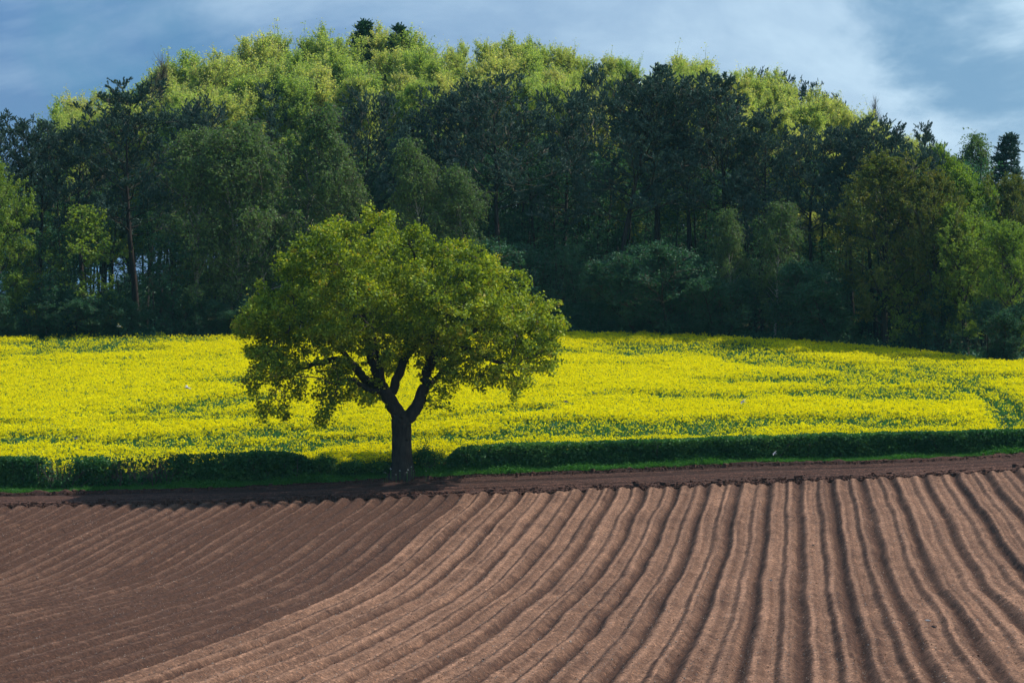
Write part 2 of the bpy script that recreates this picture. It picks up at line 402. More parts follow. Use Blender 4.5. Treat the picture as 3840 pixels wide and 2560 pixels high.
# ground sheet
def axis(lo, hi, step, far, n):
    core = np.arange(lo, hi + step, step)
    g = np.geomspace(step, far, n)
    return np.concatenate([lo - np.cumsum(g)[::-1], core, core[-1] + np.cumsum(g)])
ax = axis(-140, 140, 2.0, 900, 22); ay = axis(-16, 500, 2.0, 900, 22)
gx, gy = np.meshgrid(ax, ay)
inside = (gx > GX0) & (gx < GX1) & (gy > GY0) & (gy < GY1)
gz = np.where(inside, T(gx, gy), -9.0)
gz = gz - 0.45 * np.clip((179.5 + 0.035 * gx - gy) / 2.0, 0, 1) * (np.abs(gx) < 75) - 0.03
ny, nx = gx.shape
I = np.arange(ny * nx).reshape(ny, nx)
Qg = np.stack([I[:-1, :-1], I[:-1, 1:], I[1:, 1:], I[1:, :-1]], -1).reshape(-1, 4)
tag(obj('ground', new_mesh('ground', np.stack([gx, gy, gz], -1), Qg, mats=[M_GROUND], smooth=True)), kind='structure')

# ridged soil: rows about 0.9 m apart running away from the camera, bending over the dip in the land
def ridge_height(nf, X, Y):
    """height and dampness of the ridges; nf = row coordinate"""
    n = np.round(nf); p = nf - n
    odd = (np.round(nf - 0.5) % 2 == 0)                      # every second furrow carries a wheel rut
    rowr = np.random.default_rng(5).uniform(-1, 1, 400)
    r = rowr[(n.astype(int) + 150) % 400]
    left = 1 / (1 + np.exp((nf + 0.5) * 9))
    H = 0.205 + 0.04 * r - 0.03 * left + 0.02 * vnoise(n * 3.7, Y * 0.2, 31) + 0.009 * vnoise(n * 5.1, Y * 1.0, 33)
    a = np.clip(np.abs(p) * 2, 0, 1)
    side = 0.5 + 0.5 * np.cos(np.pi * np.clip((a - 0.20) / 0.76, 0, 1))
    h = H * side
    f = nf - np.floor(nf) - 0.5                              # 0 in the furrow
    rut = np.exp(-((np.abs(f) - 0.115) / 0.035) ** 2)
    h = h + np.where(odd & (nf > -0.4), 0.115 * np.exp(-(f / 0.17) ** 2) - 0.045 * rut + 0.012 * np.sin(Y * 14 + n) * np.exp(-(f / 0.05) ** 2), -0.02 * np.exp(-(f / 0.1) ** 2))
    h = h - 0.028 * np.exp(-((p - 0.05 * r) / 0.035) ** 2) * (vnoise(n * 2.3, Y * 0.1, 35) > -0.2)
    h = h + (0.024 - 0.014 * left) * fbm(X * 1.6, Y * 1.0, 41, 3) + 0.022 * fbm(X * 5.5, Y * 5.5, 47, 2)
    cw = 0.21 + 0.09 * vnoise(n * 3.1, Y * 0.10, 37)
    off = 0.16 * vnoise(n * 4.3, Y * 0.07, 38)
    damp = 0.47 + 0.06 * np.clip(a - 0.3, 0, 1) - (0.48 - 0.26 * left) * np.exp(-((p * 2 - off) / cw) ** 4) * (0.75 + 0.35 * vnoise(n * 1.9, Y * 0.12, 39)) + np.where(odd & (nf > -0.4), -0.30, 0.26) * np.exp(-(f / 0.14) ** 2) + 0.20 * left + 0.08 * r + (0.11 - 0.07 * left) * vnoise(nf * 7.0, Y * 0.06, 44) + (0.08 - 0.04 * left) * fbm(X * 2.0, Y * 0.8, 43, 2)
    return h, damp
SUB = 12
Ys = [62.0]
while Ys[-1] < 172.6:
    Ys.append(Ys[-1] + 0.14 + 0.0006 * Ys[-1])
Ys = np.array(Ys)
nfs = np.arange(-38 * SUB, 46 * SUB + 1) / SUB
NF, YY = np.meshgrid(nfs, Ys)
wig = 0.05 * vnoise(NF * 0.11, YY * 0.07, 21) + 0.07 * vnoise(NF * 0.45, YY * 0.14, 22) + 0.035 * vnoise(NF * 1.1, YY * 0.4, 23) + 0.08
XX = (NF - N0) * S_ROW + TAN_ROW * YY + wig
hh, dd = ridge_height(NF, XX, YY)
nr = np.round(NF)
endl = field_end(XX) + 0.35 * vnoise(nr * 7.3, nr * 0, 61) + 0.25 * vnoise(XX * 1.2, YY, 62)
fade = np.clip((endl - YY) / 0.8, 0, 1); fade = fade * fade * (3 - 2 * fade)
hh = hh * fade - (1 - fade) * 0.10
ZZ = T(XX, YY) + hh - 0.14
ins = np.abs(XX) < YY * 0.20 + 3
I = np.arange(NF.size).reshape(NF.shape)
Qs = np.stack([I[:-1, :-1], I[:-1, 1:], I[1:, 1:], I[1:, :-1]], -1)
keep = ins[:-1, :-1] | ins[1:, 1:]
Qs = Qs[keep].reshape(-1, 4)
used = np.zeros(NF.size, bool); used[Qs.ravel()] = True
remap = np.cumsum(used) - 1
V = np.stack([XX, YY, ZZ], -1).reshape(-1, 3)[used]
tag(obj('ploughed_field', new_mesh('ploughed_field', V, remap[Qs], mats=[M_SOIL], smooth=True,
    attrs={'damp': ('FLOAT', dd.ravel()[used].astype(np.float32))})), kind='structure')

# headland strip driven over by tractors, long wheel lines parallel to the hedge
hx = np.arange(-46, 46, 0.22); hv = np.linspace(0, 1, 110)
HX, HV = np.meshgrid(hx, hv)
y0 = field_end(HX) - 0.2; y1 = grass_edge(HX) + 0.5 + 0.3 * vnoise(HX * 0.9, HV * 0, 71)
HY = y0 + (y1 - y0) * HV
dl = HY - field_end(HX)
lines = 0.075 * vnoise(dl * 2.6, HX * 0.03, 73) + 0.045 * vnoise(dl * 6, HX * 0.06, 74)
rough = np.exp(-((dl - 0.5) / 0.7) ** 2)
edge = np.exp(-((dl - (grass_edge(HX) - field_end(HX)) + 0.05) / 0.35) ** 2)
HZ = T(HX, HY) - 0.13 + lines + 0.10 * rough * fbm(HX * 1.3, HY * 2.0, 75, 3) + 0.05 * rough + edge * (0.10 + 0.10 * fbm(HX * 1.7, HY * 2, 77, 2)) + 0.015 * fbm(HX * 3, HY * 4, 79, 2)
hd = 0.42 - 4.0 * lines - 0.22 * rough + 0.25 * edge
I = np.arange(HX.size).reshape(HX.shape)
Qh = np.stack([I[:-1, :-1], I[:-1, 1:], I[1:, 1:], I[1:, :-1]], -1).reshape(-1, 4)
tag(obj('headland_track', new_mesh('headland_track', np.stack([HX, HY, HZ], -1), Qh, mats=[M_TRACKSOIL], smooth=True,
    attrs={'damp': ('FLOAT', hd.ravel().astype(np.float32))})), kind='structure')

# ------------------------------------------------------------------ scattering (only for what nobody could count)
def scatter(name, protos, P, var, rz, scl, mats):
    """protos: list of Bags; one object that holds the plants once and the points they stand on"""
    V = [np.asarray(P, float)]; pid = [np.zeros(len(P), np.int32)]; tn = [np.zeros(len(P))]; n = len(P); Q = []; Mi = []
    for k, b in enumerate(protos):
        v = np.concatenate(b.V); V.append(v); pid.append(np.full(len(v), k + 1, np.int32)); tn.append(np.concatenate(b.T))
        Q.append(np.concatenate(b.Q) + n); Mi.append(np.concatenate(b.M)); n += len(v)
    z = n - len(P)
    me = new_mesh(name, np.concatenate(V), np.concatenate(Q), mats=mats, mi=np.concatenate(Mi), attrs={
        'pid': ('INT', np.concatenate(pid)), 'tint': ('FLOAT', np.concatenate(tn).astype(np.float32)),
        'var': ('INT', np.concatenate([var, np.full(z, -1)]).astype(np.int32)),
        'rz': ('FLOAT', np.concatenate([rz, np.zeros(z)]).astype(np.float32)),
        'scl': ('FLOAT', np.concatenate([scl, np.ones(z)]).astype(np.float32))})
    o = obj(name, me)
    ng = bpy.data.node_groups.new(name, 'GeometryNodeTree')
    ng.interface.new_socket('Geometry', in_out='INPUT', socket_type='NodeSocketGeometry')
    ng.interface.new_socket('Geometry', in_out='OUTPUT', socket_type='NodeSocketGeometry')
    N, L = ng.nodes, ng.links
    gi = N.new('NodeGroupInput'); go = N.new('NodeGroupOutput'); jn = N.new('GeometryNodeJoinGeometry')
    def named(nm, dt):
        a = N.new('GeometryNodeInputNamedAttribute'); a.data_type = dt; a.inputs['Name'].default_value = nm
        return a.outputs['Attribute']
    def eq(src, val):
        c = N.new('FunctionNodeCompare'); c.data_type = 'INT'; c.operation = 'EQUAL'
        L.new(src, c.inputs[2]); c.inputs[3].default_value = val
        return c.outputs['Result']
    pidn, varn, rzn, scn = named('pid', 'INT'), named('var', 'INT'), named('rz', 'FLOAT'), named('scl', 'FLOAT')
    s0 = N.new('GeometryNodeSeparateGeometry'); s0.domain = 'POINT'
    L.new(gi.outputs[0], s0.inputs['Geometry']); L.new(eq(pidn, 0), s0.inputs['Selection'])
    cx = N.new('ShaderNodeCombineXYZ'); L.new(rzn, cx.inputs['Z'])
    e2r = N.new('FunctionNodeEulerToRotation'); L.new(cx.outputs[0], e2r.inputs[0])
    for k in range(len(protos)):
        sk = N.new('GeometryNodeSeparateGeometry'); sk.domain = 'POINT'
        L.new(gi.outputs[0], sk.inputs['Geometry']); L.new(eq(pidn, k + 1), sk.inputs['Selection'])
        ip = N.new('GeometryNodeInstanceOnPoints')
        L.new(s0.outputs[0], ip.inputs['Points']); L.new(eq(varn, k), ip.inputs['Selection'])
        L.new(sk.outputs[0], ip.inputs['Instance']); L.new(e2r.outputs[0], ip.inputs['Rotation']); L.new(scn, ip.inputs['Scale'])
        L.new(ip.outputs[0], jn.inputs[0])
    L.new(jn.outputs[0], go.inputs[0])
    md = o.modifiers.new('scatter', 'NODES'); md.node_group = ng
    return tag(o, kind='stuff')

def pdist_seg(X, Y, line):
    d = np.full(X.shape, 1e9)
    for (x0, y0), (x1, y1) in zip(line[:-1], line[1:]):
        vx, vy = x1 - x0, y1 - y0
        t = np.clip(((X - x0) * vx + (Y - y0) * vy) / (vx * vx + vy * vy + 1e-9), 0, 1)
        d = np.minimum(d, np.hypot(X - x0 - t * vx, Y - y0 - t * vy))
    return d
_ry = np.arange(60.0, 300.0, 0.5)
def ground_at(px, py, lift):
    """plan position of a point of the photograph that lies 'lift' above the land"""
    X = (px - 512) / F * _ry; z = T(X, _ry) + lift
    ys = YH - F * z / _ry
    ok = np.where(ys <= py)[0]
    k = ok[0] if len(ok) else len(_ry) - 1
    k = ok[ok > 20][0] if len(ok[ok > 20]) else k
    return float(X[k]), float(_ry[k])
# rapeseed
RAPE_FAR = [(-60, 261), (-45, 262), (-20, 266), (0, 267), (20, 263), (33, 257), (42, 246), (60, 232)]
def rape_far(X):
    a = np.array(RAPE_FAR); return np.interp(X, a[:, 0], a[:, 1])
def rape_proto(rng, nf, ng_, h, sparse):
    b = Bag()
    k = rng.normal(size=(nf, 2)) * 0.26
    z = h + rng.normal(size=nf) * 0.10 - np.abs(rng.normal(size=nf)) * 0.08 - 0.25 * (k ** 2).sum(1)
    C = np.c_[k, z]
    # flower heads: three crossed petals' worth of small faces round each tip
    for q in range(5):
        leaves(b, C + rng.normal(size=(nf, 3)) * np.array([0.028, 0.028, 0.04]), 0.085, 0.075, rng, up=0.6, m=0)
    # stems
    S = C.copy(); S[:, 2] -= 0.4; S[:, :2] *= 0.7
    P = np.stack([S, C], 1); tubes(b, P, np.full((nf, 2), 0.008), 3, 1)
    kk = rng.normal(size=(ng_, 2)) * 0.28
    zz = rng.uniform(0.35, h - 0.02, ng_)
    leaves(b, np.c_[kk, zz], 0.20, 0.07, rng, up=0.3, m=1, axis=np.array([[0, 0, 0.7]]) + rng.normal(size=(ng_, 3)) * 0.6)
    return b
prng = np.random.default_rng(3)
rp = [rape_proto(prng, 26, 32, 1.18, 0) for _ in range(4)] + [rape_proto(prng, 12, 40, 1.08, 1) for _ in range(3)] + [rape_proto(prng, 2, 60, 0.92, 2) for _ in range(3)]
k2 = 0.43537
GREEN = [  # thin strips with few flowers: (points in the 2352 px view, width m, strength)
    ([(-40, 792), (120, 790), (230, 784), (300, 776), (370, 768)], 3.6, 1.0), ([(-30, 822), (60, 818), (180, 810), (280, 800)], 2.2, 0.6),
    ([(370, 948), (440, 938), (560, 915)], 1.9, 0.8), ([(490, 962), (570, 950)], 1.6, 0.8), ([(0, 1018), (60, 1012), (90, 1005)], 1.9, 0.9),
    ([(0, 975), (20, 973)], 1.5, 0.6), ([(370, 1018), (470, 1008), (590, 998), (680, 990)], 2.4, 0.85), ([(640, 1022), (760, 1008), (900, 1003)], 1.8, 0.95),
    ([(180, 1020), (300, 1018), (420, 1022), (520, 1024)], 1.6, 0.5), ([(300, 968), (380, 965)], 1.4, 0.5), ([(560, 868), (500, 880)], 1.2, 0.4),
    ([(950, 905 + 95), (1100, 1000), (1250, 990)], 1.8, 0.7), ([(1010, 960), (1150, 948), (1200, 938)], 1.2, 0.7), ([(1230, 898), (1290, 890)], 1.2, 0.5),
    ([(1290, 810), (1400, 812), (1500, 806), (1600, 796), (1590, 790)], 2.4, 0.8), ([(1500, 790), (1560, 800)], 2.6, 0.95),
    ([(1640, 806), (1760, 826), (1860, 842), (1960, 852)], 2.2, 0.95), ([(1820, 812), (1700, 800)], 1.6, 0.7), ([(1830, 872), (1900, 880), (2000, 878), (2090, 872), (2160, 862)], 3.4, 1.0),
    ([(1930, 902), (2030, 912), (2090, 895)], 3.0, 0.55), ([(1480, 820), (1650, 822)], 1.4, 0.45), ([(1340, 912), (1500, 905), (1640, 915)], 1.6, 0.5), ([(1300, 975), (1400, 985), (1560, 985), (1640, 975)], 2.6, 0.7),
    ([(1700, 965), (1800, 960), (1900, 970), (2000, 962), (2080, 970)], 1.7, 0.6), ([(1350, 840), (1500, 838)], 1.6, 0.35),
    ([(2120, 865), (2190, 882), (2240, 900), (2280, 925), (2305, 955), (2315, 975)], 0.75, 1.3), ([(2190, 868), (2250, 885), (2300, 905), (2335, 930), (2365, 965)], 0.7, 1.2),
    ([(2000, 838), (2100, 850), (2200, 872)], 2.0, 0.5), ([(1900, 800), (2000, 815), (2100, 832), (2200, 850)], 1.8, 0.35),
]
strokes = []
for pts_, w_, s_ in GREEN:
    strokes.append(([ground_at(x * k2, y * k2, 1.05) for x, y in pts_], w_, s_))
step = 0.36
rx, ry = np.meshgrid(np.arange(-56, 57, step), np.arange(178, 272, step))
rx = (rx + prng.uniform(-0.5, 0.5, rx.shape) * step).ravel(); ry = (ry + prng.uniform(-0.5, 0.5, ry.shape) * step).ravel()
ok = (ry > hedge_line(rx) + np.where((rx > -12.0) & (rx < -4.4), 0.1, 1.6)) & (ry < rape_far(rx) + 0.6 * vnoise(rx * 0.5, ry * 0, 5)) & (np.abs(rx) < ry * 0.19 + 3)
rx, ry = rx[ok], ry[ok]
g = np.zeros(len(rx)); bare = np.zeros(len(rx), bool)
for ln, w_, s_ in strokes:
    lateral = s_ <= 1.05
    sx = 0.45 if lateral else 1.0
    l2 = [(x * sx, y) for x, y in ln]
    d = pdist_seg(rx * sx, ry, l2)
    d = d * (1 + 0.35 * fbm(rx * 0.3, ry * 0.5, 90, 2))
    g = np.maximum(g, s_ * 1.05 * np.exp(-(d / w_) ** 4))
    if not lateral:
        bare |= d < 0.45
dens = g + 0.06 + 0.24 * fbm(rx * 0.08, ry * 0.28, 95, 3) + 0.13 * fbm(rx * 0.4, ry * 0.8, 97, 2)
near_hedge = np.exp(-((ry - hedge_line(rx) - 1) / 6.0) ** 2) * np.where(rx > -2, 0.22, 0.06)
dens = dens + near_hedge + 0.30 * np.exp(-((rape_far(rx) - ry) / 1.3) ** 2)
var = np.where(dens < 0.25, prng.integers(0, 4, len(rx)), np.where(dens < 0.44, prng.integers(4, 7, len(rx)), prng.integers(7, 10, len(rx))))
stray = (prng.random(len(rx)) < 0.12) & (dens > 0.3)
var = np.where(stray, prng.integers(4, 7, len(rx)), var)
sel = ~bare
dh_ = np.clip((ry - hedge_line(rx) - 1) / 8.0, 0, 1)
hscale = (prng.uniform(0.88, 1.1, len(rx)) + 0.05 * fbm(rx * 0.2, ry * 0.2, 99, 2)) * np.where((rx > -12.0) & (rx < -4.4), 0.85, 0.62 + 0.38 * dh_)
P = np.c_[rx, ry, T(rx, ry) - 0.02]
o = scatter('rapeseed_crop', rp, P[sel], var[sel], prng.uniform(0, 6.28, sel.sum()), hscale[sel], [M_PETAL, M_RAPELEAF])
tag(o, 'yellow flowering rapeseed crop with thin green strips behind the hedge', 'crop')

# ------------------------------------------------------------------ trees
def make_tree(seed, H, r0, t0, t1, n1, elev, prof, up1, n2, l2, up2, n3, l3, up3, nleaf, leaf, bark, lmat, width=1.0, lean=0.0,
              spread=(0.8, 0.8), needle=False, updir=0.4, lstart=0.15, stems=1, twig_sides=3, wob=0.12, twigm=None, wisps=0):
    twigm = twigm or M_TWIG
    rng = np.random.default_rng(seed)
    tr, cr = Bag(), Bag()
    S = np.zeros((stems, 3)); D = np.tile(np.array([[lean, 0, 1.0]]), (stems, 1))
    if stems > 1:
        S[:, :2] = rng.normal(size=(stems, 2)) * 0.35; D[:, :2] = rng.normal(size=(stems, 2)) * 0.35
    P0 = grow(S, D, np.full(stems, H * 0.97), 12, 0.03, 0.035 if stems == 1 else 0.08, rng)
    tt = np.linspace(0, 1, 13)
    R0 = r0 * (1 - tt * 0.93) * (1 + 0.5 * np.exp(-tt * 30))
    P0[:, 0, 2] -= 0.4
    tubes(tr, P0, np.tile(R0, (stems, 1)), 8, 0)
    # limbs
    per = n1 // stems
    S1 = []; D1 = []; L1 = []; T_ = []
    for s in range(stems):
        t = np.sort(t0 + (t1 - t0) * (np.arange(per) + rng.random(per)) / per)
        az = np.arange(per) * 2.39996 + rng.normal(size=per) * 0.5
        i = np.minimum((t * 12).astype(int), 11); f = (t * 12 - i)[:, None]
        S1.append(P0[s, i] * (1 - f) + P0[s, i + 1] * f)
        el = elev(t) + rng.normal(size=per) * 0.14
        D1.append(np.stack([np.cos(az) * np.cos(el), np.sin(az) * np.cos(el), np.sin(el)], -1))
        L1.append(prof((t - t0) / (t1 - t0)) * rng.uniform(0.7, 1.15, per) * width); T_.append(t)
    S1 = np.concatenate(S1); D1 = np.concatenate(D1); L1 = np.concatenate(L1); T_ = np.concatenate(T_)
    P1 = grow(S1, D1, L1, 6, up1, wob, rng)
    rl = np.clip(r0 * 0.42 * (1 - T_ * 0.85), 0.02, 1)[:, None] * np.linspace(1, 0.2, 7)[None]
    tubes(tr, P1, rl, 5, 0)
    S2, D2, t2 = spawn(P1, n2, 0.25, 1.0, spread[0], rng)
    Lp = np.repeat(L1, n2)
    P2 = grow(S2, D2, l2 * Lp * rng.uniform(0.6, 1.2, len(Lp)) * (1.15 - 0.5 * t2), 4, up2, wob * 1.2, rng)
    tubes(cr, P2, np.tile(np.linspace(0.028, 0.010, 5), (len(P2), 1)), twig_sides, 1)
    S3, D3, t3 = spawn(P2, n3, lstart, 1.0, spread[1], rng)
    P3 = grow(S3, D3, l3 * rng.uniform(0.5, 1.4, len(S3)), 3, up3, wob, rng)
    tubes(cr, P3, np.tile(np.array([0.011, 0.009, 0.007, 0.005]), (len(P3), 1)), 3, 1) if twig_sides and not needle else None
    # leaves along the last shoots
    N3 = len(P3)
    t = rng.random((N3, nleaf)) ** 0.8 * 3
    i = np.minimum(t.astype(int), 2); f = (t - i)[..., None]; r = np.arange(N3)[:, None]
    C = P3[r, i] * (1 - f) + P3[r, i + 1] * f
    ax3 = unit(P3[r, i + 1] - P3[r, i]).reshape(-1, 3)
    C = C.reshape(-1, 3)
    # clump tint: whole twigs are a bit lighter or darker leaved
    tint = np.clip(np.repeat(rng.normal(size=N3) * 0.16 + 0.5, nleaf) + rng.normal(size=N3 * nleaf) * 0.10, 0, 1)
    if needle:
        leaves(cr, C + ax3 * leaf[0] * 0.3, leaf[0], leaf[1], rng, up=0.3, m=0, axis=ax3 + np.array([0, 0, updir]), tint=tint, jit=0.65)
    else:
        C = C + rng.normal(size=C.shape) * 0.07
        leaves(cr, C, leaf[0], leaf[1], rng, up=updir, m=0, tint=tint)
    H = float(np.percentile(np.concatenate(cr.V)[:, 2], 99.7))
    if wisps:
        top = P2.reshape(-1, 3); top = top[top[:, 2] > H * 0.82]
        own = rng.integers(0, len(top), wisps)
        Pw = grow(top[own], np.c_[rng.normal(size=(wisps, 2)) * 0.25, np.ones(wisps)], rng.uniform(1.0, 2.6, wisps), 4, 0.1, 0.1, rng)
        tubes(cr, Pw, np.tile(np.linspace(0.02, 0.006, 5), (wisps, 1)), 3, 1)
        C = Pw[:, 1:].reshape(-1, 1, 3) + rng.normal(size=(wisps * 4, 7, 3)) * np.array([0.13, 0.13, 0.22])
        leaves(cr, C.reshape(-1, 3), leaf[0], leaf[1], rng, up=updir, m=0)
    return (tr.mesh('trunk', [bark], True), cr.mesh('crown', [lmat, twigm]), H)
dome = lambda w: (lambda t: w * (0.35 + 0.65 * np.sqrt(np.clip(1 - (2 * t - 0.75) ** 2 / 1.7, 0, 1))))
cone = lambda w: (lambda t: w * (1.02 - t) ** 1.05 + 0.15)
egg = lambda w: (lambda t: w * np.clip(np.sin(np.pi * np.clip(t * 0.86 + 0.13, 0, 1)), 0.22, 1))
flat = lambda w: (lambda t: w * (0.55 + 0.45 * np.sin(np.pi * np.clip(t + 0.1, 0, 1))))
PRO = {}
PRO['beech'] = [make_tree(100 + k, 20, 0.22, 0.25, 0.99, 50, lambda t: 0.6 + 0.5 * t, dome(w), 0.13, 8, 0.40, 0.16, 7, 0.95, 0.26, 20, (0.145, 0.095), M_BARK, M_BEECHLEAF, spread=(0.6, 0.5), twigm=M_PALETWIG, wisps=26) for k, w in enumerate((4.6, 4.0, 5.2, 4.4))]
PRO['birch'] = [make_tree(120 + k, 18, 0.17, 0.18, 0.98, 40, lambda t: 0.85 + 0.25 * t, egg(w), -0.02, 8, 0.42, -0.12, 7, 1.3, -0.55, 8, (0.17, 0.13), M_BIRCHBARK, M_BIRCHLEAF, spread=(0.7, 0.6), lean=0.04) for k, w in enumerate((4.2, 3.6))]
PRO['pine'] = [make_tree(140 + k, 22, 0.27, t0, 0.98, n1, lambda t: 0.05 + 0.75 * t, dome(w * 1.22), 0.08, 11, 0.42, 0.16, 6, 0.40, 0.22, 20, (0.22, 0.075), M_PINEBARK, M_NEEDLE, spread=(0.85, 0.95), needle=True, updir=0.25, lstart=0.3) for k, (t0, n1, w) in enumerate(((0.48, 34, 4.0), (0.52, 34, 4.5), (0.42, 36, 3.6), (0.56, 30, 4.2)))]
PRO['spruce'] = [make_tree(160, 18, 0.22, 0.08, 0.985, 120, lambda t: -0.3 + 0.45 * t, cone(3.2), 0.05, 8, 0.3, 0.02, 4, 0.35, 0.1, 7, (0.22, 0.07), M_PINEBARK, M_NEEDLE, spread=(0.8, 0.6), needle=True, updir=0.2)]
PRO['fir'] = [make_tree(165, 18, 0.2, 0.15, 0.985, 90, lambda t: -0.1 + 0.5 * t, cone(3.0), 0.05, 8, 0.32, 0.02, 4, 0.4, 0.1, 7, (0.22, 0.08), M_PINEBARK, M_FIR, spread=(0.8, 0.6), needle=True, updir=0.2)]
PRO['broad'] = [make_tree(180 + k, 16, 0.3, 0.16, 0.97, 34, lambda t: 0.30 + 0.8 * t, egg(w), 0.05, 10, 0.42, 0.06, 7, 0.75, 0.05, 14, (0.155, 0.115), M_BARK, lm, spread=(0.8, 0.7)) for k, (w, lm) in enumerate(((6.2, M_BROWNLEAF), (4.6, M_LIMELEAF), (5.4, M_LIMELEAF)))]
PRO['shrub'] = [make_tree(200 + k, 6, 0.08, 0.05, 0.97, 42, lambda t: 0.55 + 0.5 * t, egg(2.4), 0.08, 8, 0.45, 0.05, 7, 0.6, 0.05, 12, (0.115, 0.085), M_BARK, M_SHRUBLEAF, stems=3, spread=(0.8, 0.8)) for k in range(2)]
PRO['sapling'] = [make_tree(220 + k, 11, 0.1, 0.08, 0.98, 30, lambda t: 0.15 + 0.5 * t, flat(3.0), 0.0, 7, 0.5, 0.0, 5, 0.6, 0.0, 7, (0.19, 0.15), M_BARK, M_LIMELEAF if k else M_SHRUBLEAF, spread=(0.8, 0.8), updir=1.2) for k in range(2)]
PRO['bare'] = [make_tree(240, 20, 0.2, 0.3, 0.99, 36, lambda t: 0.8 + 0.4 * t, egg(3.6), 0.1, 8, 0.45, 0.1, 5, 0.9, 0.1, 0, (0.1, 0.1), M_BARK, M_BEECHLEAF, spread=(0.6, 0.5))]
PN = {'beech': 'beech_tree', 'birch': 'birch_tree', 'pine': 'pine_tree', 'spruce': 'spruce_tree', 'fir': 'fir_tree', 'broad': 'oak_tree', 'shrub': 'shrub', 'sapling': 'young_tree', 'bare': 'bare_tree'}
trng = random.Random(5)
def plant(kind, v, x, top, Y, wide, label, group=None):
    """a tree whose top shows at (x, top) of the 2352 px view when it stands at distance Y"""
    X0_ = pt(x * k2, top * k2, Y)[0]
    Y = max(Y, float(rape_far(X0_)) + (1.2 if kind == 'shrub' else 2.0))
    X, _, zt = pt(x * k2, top * k2, Y)
    zb = T1(X, Y)
    tr, cr, H = PRO[kind][v % len(PRO[kind])]
    s = max(0.2, (zt - zb) / (H * 1.0))
    o = thing(PN[kind], label, 'shrub' if kind == 'shrub' else 'tree', (X, Y, zb), group)
    sx = s * wide if s * wide > 0.3 else 0.3
    o.scale = (sx, sx, s)
    o.rotation_euler = (0, 0, trng.uniform(0, 6.28))
    obj('trunk', tr, o); obj('crown', cr, o)
    return o

